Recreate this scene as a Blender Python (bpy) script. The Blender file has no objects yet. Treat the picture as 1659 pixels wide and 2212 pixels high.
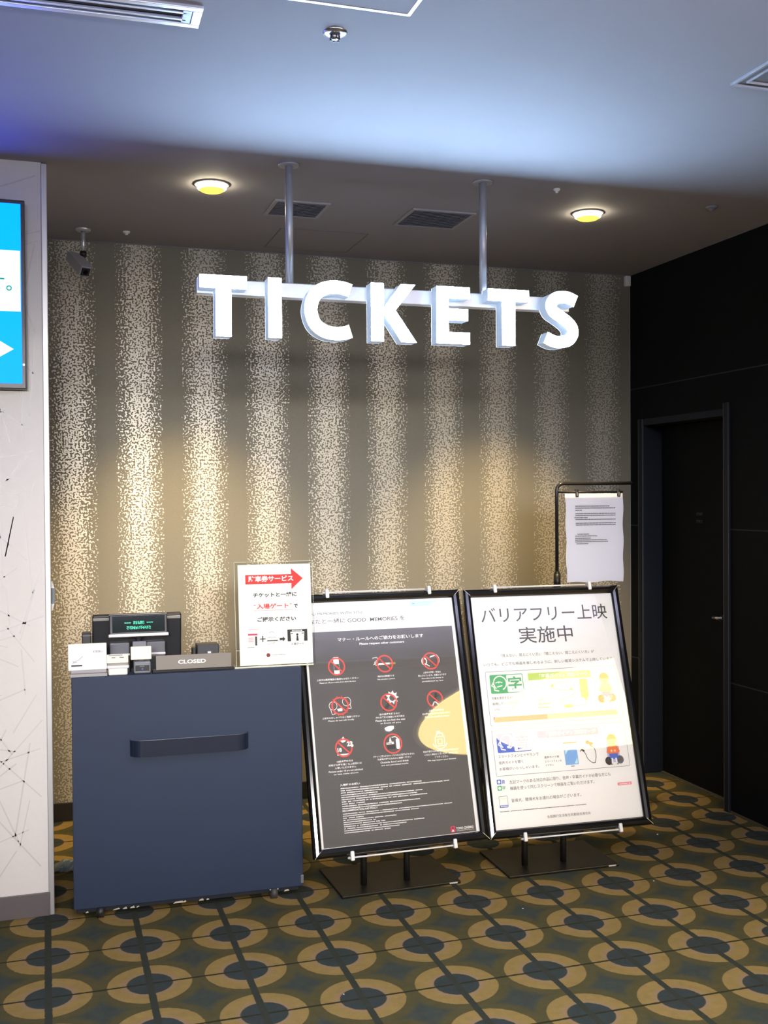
import bpy, bmesh, math, random
from mathutils import Vector, Matrix
random.seed(7)
SC = bpy.context.scene
COL = SC.collection
R = math.radians

# ------------------------------------------------------------------ camera
cam_d = bpy.data.cameras.new('camera')
cam_d.sensor_fit = 'VERTICAL'; cam_d.sensor_height = 36.0; cam_d.lens = 37.595
cam_d.clip_start = 0.05; cam_d.clip_end = 60
cam = bpy.data.objects.new('camera', cam_d); COL.objects.link(cam)
r_ = Vector((0.95313579, -0.30246665, -0.00678948)); u_ = Vector((0.01074954, 0.01142979, 0.9998769)); f_ = Vector((0.30235181, 0.95309144, -0.01414552))
M = Matrix((r_, u_, -f_)).transposed().to_4x4(); M.translation = Vector((0, 0, 1.6))
cam.matrix_world = M
SC.camera = cam

# ------------------------------------------------------------------ view, world, light levels
SC.view_settings.view_transform = 'Standard'; SC.view_settings.look = 'None'
SC.view_settings.exposure = 0.0; SC.view_settings.gamma = 1.0
SC.view_settings.use_curve_mapping = False
w = bpy.data.worlds.new('world'); SC.world = w; w.use_nodes = True
w.node_tree.nodes['Background'].inputs[0].default_value = (0.6, 0.65, 0.8, 1)
w.node_tree.nodes['Background'].inputs[1].default_value = 0.02
CEIL = 2.883          # ceiling height
YB = 5.534            # back wall
XR = 3.27             # right wall
YP = 4.295            # face of the pale wall at the left
LETTER_E = 100.0       # letters of the sign
BACKFILL_E = 9.0          # cool fill added on the letter backs, lightens the upper wall
SPOT_W = 340.0       # two warm downlights by the back wall
FRONT_W = 125.0        # unseen lobby downlights placed to light the foreground
OVAL_E = 20.0         # oval luminous ceiling of the lobby
TV_E = 1.0
FILL_W = 1250.0     # unseen fill spotlights added to light the counter from the front

# ------------------------------------------------------------------ node helpers
class NT:
    def __init__(s, m):
        m.use_nodes = True; s.t = m.node_tree; s.n = s.t.nodes; s.n.clear()
    def new(s, k, **kw):
        n = s.n.new(k)
        for a, b in kw.items(): setattr(n, a, b)
        return n
    def put(s, inp, v):
        if v is None: return
        if isinstance(v, bpy.types.NodeSocket): s.t.links.new(v, inp)
        else: inp.default_value = v
    def m(s, op, a, b=None, c=None, clamp=False):
        n = s.new('ShaderNodeMath', operation=op, use_clamp=clamp)
        for i, v in enumerate((a, b, c)): s.put(n.inputs[i], v)
        return n.outputs[0]
    def mix(s, f, a, b):
        n = s.new('ShaderNodeMix', data_type='RGBA')
        s.put(n.inputs[0], f); s.put(n.inputs[6], a); s.put(n.inputs[7], b)
        return n.outputs[2]
    def step(s, v, lo, hi):
        n = s.new('ShaderNodeMapRange', interpolation_type='SMOOTHSTEP')
        s.put(n.inputs[0], v); s.put(n.inputs[1], lo); s.put(n.inputs[2], hi)
        return n.outputs[0]
    def noise(s, vec, scale, detail=2.0, rough=0.5):
        n = s.new('ShaderNodeTexNoise'); s.put(n.inputs['Vector'], vec)
        n.inputs['Scale'].default_value = scale; n.inputs['Detail'].default_value = detail; n.inputs['Roughness'].default_value = rough
        return n.outputs[0]
    def pos(s):
        return s.new('ShaderNodeNewGeometry').outputs['Position']
    def xyz(s, v):
        n = s.new('ShaderNodeSeparateXYZ'); s.put(n.inputs[0], v); return n.outputs
    def out(s, sh):
        o = s.new('ShaderNodeOutputMaterial'); s.t.links.new(sh, o.inputs[0])
    def bsdf(s, **kw):
        b = s.new('ShaderNodeBsdfPrincipled')
        for k, v in kw.items(): s.put(b.inputs[k.replace('_', ' ')], v)
        return b
    def bump(s, h, strength=0.2, dist=0.01):
        n = s.new('ShaderNodeBump'); n.inputs['Strength'].default_value = strength; n.inputs['Distance'].default_value = dist
        s.put(n.inputs['Height'], h); return n.outputs[0]

def C4(c): return (c[0], c[1], c[2], 1.0)
MATS = {}
def mat(name, col, rough=0.5, metal=0.0, coat=0.0, emit=None, es=0.0, var=0.0, vscale=8.0, bump=0.0, bscale=200.0, spec=0.5, crough=0.05):
    if name in MATS: return MATS[name]
    m = bpy.data.materials.new(name); t = NT(m)
    c = C4(col)
    if var:
        p = t.new('ShaderNodeTexCoord').outputs['Object']
        nz = t.noise(p, vscale, 4.0)
        c = t.mix(nz, C4([k * (1 - var) for k in col]), C4([min(1, k * (1 + var)) for k in col]))
    b = t.bsdf(Base_Color=c, Roughness=rough, Metallic=metal, Coat_Weight=coat, Coat_Roughness=crough, Specular_IOR_Level=spec)
    if emit:
        b.inputs['Emission Color'].default_value = C4(emit); b.inputs['Emission Strength'].default_value = es
    if bump:
        p = t.new('ShaderNodeTexCoord').outputs['Object']
        t.put(b.inputs['Normal'], t.bump(t.noise(p, bscale, 2.0), bump, 0.002))
    t.out(b.outputs[0]); MATS[name] = m
    return m

def glass_mat(name, tint=(1, 1, 1), ior=1.5, rough=0.02, boost=1.0):
    m = bpy.data.materials.new(name); t = NT(m)
    fr = t.new('ShaderNodeFresnel'); fr.inputs[0].default_value = ior
    tr = t.new('ShaderNodeBsdfTransparent'); tr.inputs[0].default_value = C4(tint)
    gl = t.new('ShaderNodeBsdfGlossy'); gl.inputs['Roughness'].default_value = rough
    mx = t.new('ShaderNodeMixShader')
    t.put(mx.inputs[0], t.m('MULTIPLY', fr.outputs[0], boost, clamp=True))
    t.t.links.new(tr.outputs[0], mx.inputs[1]); t.t.links.new(gl.outputs[0], mx.inputs[2])
    t.out(mx.outputs[0]); MATS[name] = m
    return m

# ------------------------------------------------------------------ materials
def make_carpet():
    m = bpy.data.materials.new('patterned_carpet'); t = NT(m)
    p = t.pos(); o = t.xyz(p)
    wob = t.m('MULTIPLY', t.m('SUBTRACT', t.noise(p, 60.0, 2.0), 0.5), 0.016)
    def cell(v, off, per):
        a = t.m('DIVIDE', t.m('SUBTRACT', v, off), per)
        return t.m('SUBTRACT', t.m('FRACT', t.m('ADD', a, 100.5)), 0.5)
    u = t.m('ADD', cell(o[0], -0.0054, 0.3192), wob); v = t.m('ADD', cell(o[1], 3.8999, 0.32256), wob)
    rr = t.m('SQRT', t.m('ADD', t.m('MULTIPLY', u, u), t.m('MULTIPLY', v, v)))
    fine = t.noise(p, 420.0, 2.0, 0.6); mid = t.noise(p, 26.0, 4.0, 0.6); big = t.noise(p, 4.0, 3.0)
    slate = t.mix(mid, (.036, .046, .038, 1), (.064, .072, .056, 1))
    olive = t.mix(mid, (.064, .057, .022, 1), (.098, .085, .036, 1))
    gold = t.mix(mid, (.205, .140, .044, 1), (.325, .225, .078, 1))
    gold = t.mix(t.step(rr, 0.31, 0.235), gold, (.27, .18, .10, 1))
    col = t.mix(t.step(rr, 0.50, 0.60), olive, slate)
    ring = t.m('MULTIPLY', t.step(rr, 0.436, 0.424), t.step(rr, 0.228, 0.240))
    col = t.mix(ring, col, gold)
    col = t.mix(t.step(rr, 0.234, 0.222), col, t.mix(mid, (.030, .040, .038, 1), (.050, .060, .055, 1)))
    col = t.mix(t.step(t.m('ABSOLUTE', v), 0.020, 0.011), col, (.030, .030, .014, 1))
    col = t.mix(t.step(t.m('ABSOLUTE', u), 0.042, 0.032), col, t.mix(mid, (.030, .035, .026, 1), (.046, .050, .036, 1)))
    k = t.m('ADD', 0.72, t.m('MULTIPLY', fine, 0.56))
    mul = t.new('ShaderNodeMix', data_type='RGBA', blend_type='MULTIPLY'); mul.inputs[0].default_value = 1
    t.put(mul.inputs[6], col)
    cmb = t.new('ShaderNodeCombineXYZ')
    for i in range(3): t.put(cmb.inputs[i], k)
    t.put(mul.inputs[7], cmb.outputs[0])
    b = t.bsdf(Base_Color=mul.outputs[2], Roughness=0.95, Specular_IOR_Level=0.1)
    t.put(b.inputs['Normal'], t.bump(fine, 0.5, 0.004)); t.out(b.outputs[0]); return m

def make_flake_wallpaper():
    m = bpy.data.materials.new('striped_flake_wallpaper'); t = NT(m)
    p = t.pos(); o = t.xyz(p)
    ph = t.m('ABSOLUTE', t.m('SUBTRACT', t.m('FRACT', t.m('ADD', t.m('DIVIDE', t.m('SUBTRACT', o[0], 0.135), 0.3285), 100.5)), 0.5))   # 0 in the middle of a stripe
    # distinct blobs: a fine noise cut at a level that rises to the stripe's edge
    n1 = t.noise(p, 105.0, 1.0, 0.4)
    cut = t.new('ShaderNodeMapRange'); t.put(cut.inputs[0], ph); cut.inputs[1].default_value = 0.10; cut.inputs[2].default_value = 0.41; cut.inputs[3].default_value = 0.455; cut.inputs[4].default_value = 0.66
    cut2 = t.m('ADD', cut.outputs[0], t.m('MULTIPLY', t.step(ph, 0.34, 0.43), 0.5))
    d = t.m('SUBTRACT', n1, cut2)
    fl = t.step(d, -0.012, 0.03)
    weave = t.noise(p, 520.0, 2.0, 0.6)
    base = t.mix(weave, (.155, .141, .105, 1), (.275, .253, .196, 1))
    flake = t.mix(t.noise(p, 30.0, 2.0), (.50, .455, .365, 1), (.66, .61, .51, 1))
    col = t.mix(fl, base, flake)
    b = t.bsdf(Base_Color=col, Roughness=t.m('SUBTRACT', 0.62, t.m('MULTIPLY', fl, 0.24)), Metallic=t.m('MULTIPLY', fl, 0.35), Specular_IOR_Level=0.35)
    t.put(b.inputs['Normal'], t.bump(t.m('ADD', fl, t.m('MULTIPLY', weave, 0.25)), 0.35, 0.0012))
    t.out(b.outputs[0]); return m

def make_black_panel():
    m = bpy.data.materials.new('black_wall_panel'); t = NT(m)
    p = t.pos(); o = t.xyz(p); ln = None
    for z in (0.655, 1.425, 2.215):
        s = t.step(t.m('ABSOLUTE', t.m('SUBTRACT', o[2], z)), 0.0035, 0.0022)
        ln = s if ln is None else t.m('MAXIMUM', ln, s)
    nz = t.noise(p, 35.0, 4.0)
    col = t.mix(ln, t.mix(nz, (.0055, .0068, .0080, 1), (.0085, .0095, .0105, 1)), (.045, .05, .055, 1))
    b = t.bsdf(Base_Color=col, Roughness=0.65, Specular_IOR_Level=0.08)
    t.out(b.outputs[0]); return m

CARPET = make_carpet(); FLAKE = make_flake_wallpaper(); LINEW = None; PANEL = make_black_panel()
LINEW = mat('pale_wallpaper', (.70, .675, .66), 0.6, var=0.03, vscale=60.0); LINEP = mat('satin_printed_line', (.60, .59, .58), 0.6, 0.3)
CEILM = mat('ceiling_paint', (.325, .305, .325), 0.8, var=0.04, vscale=3.0, bump=0.05, bscale=300)
CEILD = mat('ceiling_plate', (.23, .215, .22), 0.75)
GREYB = mat('grey_skirting', (.12, .105, .11), 0.5)
BLACKB = mat('black_skirting', (.012, .011, .010), 0.5)
STEEL = mat('brushed_steel', (.62, .62, .63), 0.28, 1.0)
ALU = mat('pale_aluminium', (.80, .82, .86), 0.35, 0.8)
WHITEM = mat('white_metal', (.82, .82, .82), 0.4)
WHITEP = mat('white_plastic', (.80, .79, .77), 0.4)
CREAMP = mat('cream_plastic', (.80, .76, .64), 0.45)
GREYP = mat('grey_plastic', (.20, .21, .24), 0.4)
DARKP = mat('dark_plastic', (.018, .018, .022), 0.4)
BLACKG = mat('gloss_black_frame', (.008, .008, .009), 0.12, 0.0, coat=0.6, spec=0.6)
BLACKM = mat('black_powder_coat', (.010, .0095, .008), 0.42, spec=0.35)
NAVY = mat('navy_laminate', (.0165, .030, .066), 0.55, var=0.10, vscale=4.0, spec=0.4)
NAVYD = mat('dark_navy_laminate', (.012, .016, .030), 0.55)
CHIP = mat('bare_chipped_edge', (.65, .62, .56), 0.8)
PAPER = mat('white_paper', (.83, .825, .82), 0.6, coat=0.0)
INK = mat('black_ink', (.015, .014, .014), 0.6)
GREYINK = mat('grey_ink', (.040, .036, .036), 0.6)
PALEINK = mat('pale_grey_ink', (.13, .13, .14), 0.6)
CHAR = mat('charcoal_print', (.092, .087, .087), 0.6)
REDP = mat('red_print', (.68, .035, .03), 0.6)
REDI = mat('icon_red_print', (.72, .09, .075), 0.6)
PINKP = mat('pink_print', (.80, .25, .30), 0.6)
CRIM = mat('crimson_print', (.70, .03, .10), 0.6)
DKRED = mat('dark_red_print', (.22, .015, .02), 0.6)
WINK = mat('white_print', (.85, .85, .85), 0.6)
BLUEP = mat('blue_print', (.09, .16, .55), 0.6)
LBLUE = mat('light_blue_print', (.22, .42, .72), 0.6)
LILAC = mat('lilac_print', (.50, .48, .72), 0.6)
GREENP = mat('green_print', (.10, .42, .18), 0.6)
LGREEN = mat('yellow_green_print', (.52, .66, .16), 0.6)
SKINP = mat('peach_print', (.86, .62, .34), 0.6)
HAIRP = mat('brown_print', (.36, .17, .07), 0.6)
ORANGEP = mat('orange_print', (.78, .22, .08), 0.6)
TANP = mat('tan_print', (.45, .30, .12), 0.6)
CYANP = mat('pale_cyan_print', (.50, .74, .80), 0.6)
TAUPE = mat('taupe_plate', (.17, .145, .115), 0.45)
ACRYL = glass_mat('clear_acrylic', (.985, .99, .98), 1.45, 0.02, 1.2)
COVER = glass_mat('poster_cover_sheet', (.985, .985, .98), 1.5, 0.015, 1.45)
LFACE = mat('lit_letter_face', (.9, .95, 1.0), 0.5, emit=(.46, .70, 1.0), es=LETTER_E)
LSIDE = mat('letter_return', (.50, .54, .58), 0.45, emit=(.55, .72, 1.0), es=0.32)
LBACK = mat('letter_back_fill', (.9, .9, .9), 0.5, emit=(.62, .76, 1.0), es=BACKFILL_E)
WARMLENS = mat('warm_lamp_lens', (1, .9, .6), 0.5, emit=(1.0, .88, .60), es=42.0)
GOLDGLOW = mat('gold_glow_cap', (.85, .60, .18), 0.35, 0.4, emit=(1.0, .70, .10), es=1.6)  # emission imitates the yellow glow of the lamp-lit recess
COOLLENS = mat('white_lamp_lens', (1, 1, 1), 0.5, emit=(1.0, .97, .92), es=30.0)
OVALM = mat('oval_lit_ceiling', (1, .9, .7), 0.6, emit=(1.0, .74, .27), es=OVAL_E)
CY1 = mat('screen_cyan', (.005, .005, .008), 0.5, spec=0.1, emit=(.0, .58, 9.0), es=TV_E)
CY2 = mat('screen_white', (.005, .005, .008), 0.5, spec=0.1, emit=(1.3, 1.4, 1.5), es=TV_E)
CYT = mat('screen_teal', (.005, .005, .008), 0.5, spec=0.1, emit=(.0, .55, .50), es=0.8)
VFD = mat('green_segment_light', (0, .1, .05), 0.4, emit=(.03, .80, .50), es=1.3)
VFDP = mat('display_window', (.004, .012, .009), 0.12, coat=0.5)
BEZ = mat('tv_bezel', (.045, .047, .055), 0.35)
LED = mat('green_indicator', (.3, .8, .4), 0.4, emit=(.5, 1.0, .6), es=1.5)
LOBBYW = mat('lobby_wall', (.30, .27, .23), 0.8)

# ------------------------------------------------------------------ mesh helpers
class MB:
    """collects shapes, each with a material, and links them as ONE mesh object"""
    def __init__(s): s.bm = bmesh.new(); s.mats = []
    def mi(s, m):
        if m not in s.mats: s.mats.append(m)
        return s.mats.index(m)
    def _merge(s, bm, m, T=None, smooth=False):
        if T is not None: bm.transform(T)
        i = s.mi(m)
        for f in bm.faces: f.material_index = i; f.smooth = smooth
        me = bpy.data.meshes.new('tmp'); bm.to_mesh(me); bm.free(); s.bm.from_mesh(me); bpy.data.meshes.remove(me)
    def box(s, lo, hi, m, bev=0.0, T=None, seg=2):
        bm = bmesh.new(); bmesh.ops.create_cube(bm, size=1)
        lo = Vector(lo); hi = Vector(hi); c = (lo + hi) / 2; d = hi - lo
        for v in bm.verts: v.co = Vector((v.co.x * d.x, v.co.y * d.y, v.co.z * d.z)) + c
        if bev: bmesh.ops.bevel(bm, geom=bm.edges[:], offset=min(bev, min(d) * 0.45), segments=seg, affect='EDGES', profile=0.5)
        s._merge(bm, m, T)
    def cyl(s, a, b, r, m, r2=None, n=24, cap=True):
        a = Vector(a); b = Vector(b); d = b - a
        bm = bmesh.new(); bmesh.ops.create_cone(bm, cap_ends=cap, segments=n, radius1=r, radius2=r if r2 is None else r2, depth=d.length)
        T = Matrix.Translation((a + b) / 2) @ d.to_track_quat('Z', 'Y').to_matrix().to_4x4()
        bm.transform(T); i = s.mi(m)
        for f in bm.faces: f.material_index = i; f.smooth = len(f.verts) == 4
        me = bpy.data.meshes.new('tmp'); bm.to_mesh(me); bm.free(); s.bm.from_mesh(me); bpy.data.meshes.remove(me)
    def tube(s, pts, r, m, n=12):
        pts = [Vector(p) for p in pts]; bm = bmesh.new(); rings = []; nrm = None
        for i, p in enumerate(pts):
            t = (pts[min(i + 1, len(pts) - 1)] - pts[max(i - 1, 0)]).normalized()
            if nrm is None:
                nrm = t.orthogonal().normalized()
            nrm = (nrm - t * nrm.dot(t)).normalized(); b = t.cross(nrm)
            rings.append([bm.verts.new(p + r * (math.cos(k * 2 * math.pi / n) * nrm + math.sin(k * 2 * math.pi / n) * b)) for k in range(n)])
        for a, b in zip(rings, rings[1:]):
            for k in range(n): bm.faces.new((a[k], a[(k + 1) % n], b[(k + 1) % n], b[k]))
        bm.faces.new(rings[0][::-1]); bm.faces.new(rings[-1])
        s._merge(bm, m, smooth=True)
    def lathe(s, prof, m, loc=(0, 0, 0), n=32):
        bm = bmesh.new(); rings = []
        for r, z in prof:
            rings.append([bm.verts.new((max(r, 1e-5) * math.cos(k * 2 * math.pi / n), max(r, 1e-5) * math.sin(k * 2 * math.pi / n), z)) for k in range(n)])
        for a, b in zip(rings, rings[1:]):
            for k in range(n): bm.faces.new((a[k], a[(k + 1) % n], b[(k + 1) % n], b[k]))
        bmesh.ops.recalc_face_normals(bm, faces=bm.faces[:])
        s._merge(bm, m, Matrix.Translation(loc), smooth=True)
    def prism(s, outline, y0, y1, m, mside=None):
        """polygon in xz between two depths"""
        bm = bmesh.new()
        a = [bm.verts.new((x, y0, z)) for x, z in outline]; b = [bm.verts.new((x, y1, z)) for x, z in outline]
        n = len(a)
        bm.faces.new(a); bm.faces.new(b[::-1])
        for k in range(n): bm.faces.new((a[k], b[k], b[(k + 1) % n], a[(k + 1) % n]))
        bmesh.ops.recalc_face_normals(bm, faces=bm.faces[:])
        s._merge(bm, m)
    def mitre(s, w, h, prof, m, x0=0, z0=0):
        """a frame of the given profile round the rectangle x0..x0+w, z0..z0+h; profile = (outward, depth)"""
        bm = bmesh.new(); loops = []
        for o, d in prof:
            loops.append([bm.verts.new(c) for c in ((x0 - o, d, z0 - o), (x0 + w + o, d, z0 - o), (x0 + w + o, d, z0 + h + o), (x0 - o, d, z0 + h + o))])
        L = len(loops)
        for i in range(L):
            a = loops[i]; b = loops[(i + 1) % L]
            for k in range(4): bm.faces.new((a[k], a[(k + 1) % 4], b[(k + 1) % 4], b[k]))
        bmesh.ops.recalc_face_normals(bm, faces=bm.faces[:])
        s._merge(bm, m)
    # ---- flat print on a sheet lying in the local xz plane, facing -y
    def flat(s, pts, m, lay=1, y=0.0):
        bm = bmesh.new(); vs = [bm.verts.new((x, y - 0.00025 * lay, z)) for x, z in pts]
        f = bm.faces.new(vs); bm.normal_update()
        if f.normal.y > 0: f.normal_flip()
        bmesh.ops.triangulate(bm, faces=bm.faces[:])
        s._merge(bm, m)
    def rect(s, x0, z0, x1, z1, m, lay=1, y=0.0): s.flat([(x0, z0), (x1, z0), (x1, z1), (x0, z1)], m, lay, y)
    def disc(s, x, z, r, m, lay=1, y=0.0, rz=None, n=32):
        rz = r if rz is None else rz
        s.flat([(x + r * math.cos(k * 2 * math.pi / n), z + rz * math.sin(k * 2 * math.pi / n)) for k in range(n)], m, lay, y)
    def line(s, pts, wd, m, lay=1, y=0.0, closed=False):
        pts = [Vector(p) for p in pts]; n = len(pts)
        for i in range(n if closed else n - 1):
            a = pts[i]; b = pts[(i + 1) % n]; d = (b - a)
            if d.length < 1e-9: continue
            d.normalize(); q = Vector((-d.y, d.x)) * wd / 2; e = d * wd * 0.3
            s.flat([a - e + q, a - e - q, b + e - q, b + e + q], m, lay, y)
    def ring(s, x, z, r, wd, m, lay=1, y=0.0, a0=0, a1=360, n=40, rz=None):
        rz = r if rz is None else rz; bm = bmesh.new(); A = []; B = []
        full = abs(a1 - a0) >= 360; N = n if full else n + 1
        for k in range(N):
            a = R(a0 + (a1 - a0) * k / n)
            A.append(bm.verts.new((x + (r + wd / 2) * math.cos(a), y - 0.00025 * lay, z + (rz + wd / 2) * math.sin(a))))
            B.append(bm.verts.new((x + (r - wd / 2) * math.cos(a), y - 0.00025 * lay, z + (rz - wd / 2) * math.sin(a))))
        for k in range(N if full else N - 1):
            j = (k + 1) % N; bm.faces.new((A[k], B[k], B[j], A[j]))
        s._merge(bm, m)
    def rrect(s, x0, z0, x1, z1, rad, wd, m, lay=1):
        pts = []
        for cx, cz, a in ((x1 - rad, z1 - rad, 0), (x0 + rad, z1 - rad, 90), (x0 + rad, z0 + rad, 180), (x1 - rad, z0 + rad, 270)):
            for k in range(5):
                t = R(a + 90 * k / 4); pts.append((cx + rad * math.cos(t), cz + rad * math.sin(t)))
        if wd is None: s.flat(pts, m, lay)
        else: s.line(pts, wd, m, lay, closed=True)
    def text(s, body, x, z, m, size=None, width=None, height=None, align='L', lay=2, y=0.0, bold=0.0):
        key = (body, bold)
        if key not in TXT:
            c = bpy.data.curves.new('tmp_text', 'FONT'); c.body = body; c.resolution_u = 3; c.offset = bold
            o = bpy.data.objects.new('tmp_text', c); COL.objects.link(o)
            dg = bpy.context.evaluated_depsgraph_get(); dg.update()
            me = bpy.data.meshes.new_from_object(o.evaluated_get(dg))
            COL.objects.unlink(o); bpy.data.objects.remove(o); bpy.data.curves.remove(c)
            TXT[key] = me
        me = TXT[key]
        xs = [v.co.x for v in me.vertices]; zs = [v.co.y for v in me.vertices]
        if not xs: return
        w0 = max(xs) - min(xs); h0 = max(zs) - min(zs)
        sx = sz = size if size else 1.0
        if width: sx = width / w0; sz = sx if not height else height / h0
        elif height: sx = sz = height / h0
        W = w0 * sx; ox = x - {'L': 0, 'C': W / 2, 'R': W}[align]
        i = s.mi(m); base = [s.bm.verts.new((ox + (v.co.x - min(xs)) * sx, y - 0.00025 * lay, z + (v.co.y - min(zs)) * sz)) for v in me.vertices]
        for p in me.polygons:
            try: f = s.bm.faces.new([base[k] for k in p.vertices])
            except ValueError: continue
            f.material_index = i
    def blurb(s, x0, z, x1, h, m, lay=2, seed=0, gap=0.25):
        """a run of print too small to read: a row of small marks"""
        rnd = random.Random(seed); x = x0
        while x < x1:
            wd = h * rnd.uniform(0.55, 1.0)
            if rnd.random() > 0.06:
                s.rect(x, z + h * rnd.uniform(0, .25), min(x + wd, x1), z + h * rnd.uniform(.75, 1.0), m, lay)
            x += wd + h * gap
    def build(s, name, parent=None, loc=None, rot=None, label=None):
        me = bpy.data.meshes.new(name); s.bm.normal_update(); s.bm.to_mesh(me); s.bm.free()
        for m in s.mats: me.materials.append(m)
        o = bpy.data.objects.new(name, me); COL.objects.link(o)
        if parent: o.parent = parent
        if loc: o.location = loc
        if rot: o.rotation_euler = rot
        if label: o['label'] = label
        return o
TXT = {}

def thing(name, label, cat, loc=(0, 0, 0), rot=(0, 0, 0), group=None):
    o = bpy.data.objects.new(name, None); o.empty_display_size = 0.1; COL.objects.link(o)
    o.location = loc; o.rotation_euler = rot; return tag(o, label, cat, group)
def tag(o, label, cat, group=None):
    o['label'] = label; o['category'] = cat
    if group: o['group'] = group
    return o
def struct(o, label=None):
    o['kind'] = 'structure'
    if label: o['label'] = label
    return o
def area_light(name, loc, size, power, col, parent=None, rot=(0, 0, 0), spread=180):
    d = bpy.data.lights.new(name, 'AREA'); d.shape = 'DISK'; d.size = size; d.energy = power; d.color = col; d.spread = R(spread)
    o = bpy.data.objects.new(name, d); COL.objects.link(o); o.location = loc; o.rotation_euler = rot
    if parent: o.parent = parent
    return o
def spot_light(name, loc, power, col, angle, blend, rad, parent=None, rot=(0, 0, 0)):
    d = bpy.data.lights.new(name, 'SPOT'); d.energy = power; d.color = col; d.spot_size = R(angle); d.spot_blend = blend; d.shadow_soft_size = rad
    o = bpy.data.objects.new(name, d); COL.objects.link(o); o.location = loc; o.rotation_euler = rot
    if parent: o.parent = parent
    return o

# ================================================================== the setting
b = MB(); b.box((-6, -8, -0.10), (9, 5.75, 0), CARPET); struct(b.build('floor'), 'dark olive carpet with a grid of gold rings')
b = MB(); b.box((-6, -8, CEIL), (9, 5.75, CEIL + 0.1), CEILM); struct(b.build('ceiling'), 'taupe painted ceiling')
b = MB(); b.box((0.02, YB, 0), (XR, YB + 0.15, CEIL), FLAKE); struct(b.build('wall_back'), 'wall papered in vertical stripes of pale flakes')
b = MB(); b.box((-6, YP, 0), (0.0, YB + 0.15, CEIL), LINEW); b.box((0.0, YP + 0.02, 0), (0.02, YB + 0.15, CEIL), LINEW); rnd = random.Random(5)
for k in range(620):
    a = rnd.uniform(-1.5, -0.02); c = rnd.uniform(0.10, CEIL - 0.02); q = rnd.uniform(0, math.pi); L = rnd.uniform(0.10, 0.45)
    e = (a + L * math.cos(q), c + L * math.sin(q))
    if -1.6 < e[0] < -0.004 and 0.10 < e[1] < CEIL - 0.01: b.line([(a, c), e], rnd.choice((0.004, 0.005, 0.006)), LINEP, 1, YP)
struct(b.build('wall_left'), 'pale wall papered with crossing fine lines')
# black panelled wall with the door opening (y 4.60..5.42, z 0..2.03); ends at y=2.75 where the lobby widens
b = MB()
b.box((XR, 2.75, 0), (XR + 0.25, 4.60, CEIL), PANEL)
b.box((XR, 5.40, 0), (XR + 0.25, YB + 0.15, CEIL), PANEL)
b.box((XR, 4.60, 2.03), (XR + 0.25, 5.40, CEIL), PANEL)
b.box((XR + 0.16, 4.60, 0), (XR + 0.25, 5.40, 2.03), PANEL)
b.box((XR + 0.25, 2.75, 0), (9, 2.90, CEIL), PANEL)
struct(b.build('wall_right'), 'black panelled wall with fine horizontal seams')
b = MB(); b.box((-6, -8.15, 0), (9, -8, CEIL), LOBBYW); b.box((-6.15, -8, 0), (-6, 5.5, CEIL), LOBBYW); b.box((9, -8, 0), (9.15, 5.5, CEIL), LOBBYW)
struct(b.build('wall_front'))
b = MB(); b.box((0.022, YB - 0.012, 0), (XR - 0.012, YB, 0.09), BLACKB, 0.002); struct(b.build('baseboard_back'))
b = MB(); b.box((-6, YP - 0.008, 0), (0.004, YP, 0.09), GREYB, 0.002); struct(b.build('baseboard_left'))
b = MB(); b.box((XR - 0.006, 2.75, 0), (XR, 4.575, 0.012), mat('brown_edge', (.09, .065, .04), 0.6)); struct(b.build('baseboard_right'))
b = MB(); b.box((-0.002, YP - 0.004, 0), (0.02, YP + 0.02, CEIL - 0.003), mat('corner_trim', (.60, .60, .60), 0.4, 0.6), 0.003); struct(b.build('trim_1'), 'pale metal corner trim')
b = MB(); b.box((XR - 0.003, YB - 0.004, 0.09), (XR, YB, CEIL), mat('corner_bead', (.30, .30, .26), 0.5)); struct(b.build('trim_2'))
b = MB(); b.box((0.02, YB - 0.004, CEIL - 0.004), (XR, YB, CEIL), mat('shadow_bead', (.20, .20, .22), 0.5))
b.box((XR - 0.004, 2.75, CEIL - 0.005), (XR, YB, CEIL), mat('shadow_bead2', (.16, .16, .17), 0.5)); struct(b.build('trim_3'))
# door
DOORM = mat('black_door', (.0075, .0085, .0095), 0.6, spec=0.08); JAMB = mat('dark_jamb', (.012, .0155, .024), 0.5, spec=0.2)
dr = thing('door_1', 'black flush door set back in the black wall', 'door', (XR, 4.99, 0)); dr['kind'] = 'structure'; del dr['category']
b = MB(); b.box((0.122, -0.375, 0.006), (0.155, 0.395, 1.995), DOORM, 0.002)
for tx, z in (('STAFF', 1.487), ('ONLY', 1.448)):
    t0 = MB(); t0.text(tx, 0, 0, mat('faint_lettering', (.055, .058, .06), 0.5), height=0.016, align='C', bold=0.02)
    t0.bm.transform(Matrix.Translation((0.121, 0.03, z)) @ Matrix.Rotation(R(-90), 4, 'Z'))
    me = bpy.data.meshes.new('t'); k = b.mi(MATS['faint_lettering']); t0.bm.to_mesh(me); n0 = len(b.bm.faces); b.bm.from_mesh(me); b.bm.faces.ensure_lookup_table()
    for f in b.bm.faces[n0:]: f.material_index = k
leaf = b.build('door_leaf', dr)
b = MB(); b.cyl((0.122, -0.200, 0.953), (0.085, -0.200, 0.953), 0.010, STEEL); b.cyl((0.122, -0.200, 0.953), (0.118, -0.200, 0.953), 0.020, STEEL)
b.tube([(0.088, -0.206, 0.953), (0.084, -0.185, 0.953), (0.085, -0.145, 0.951)], 0.009, STEEL); b.build('door_handle', leaf, label='silver lever handle')
b = MB()
b.box((-0.012, -0.415, 0), (0.122, -0.375, 2.062), JAMB, 0.003)
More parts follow.
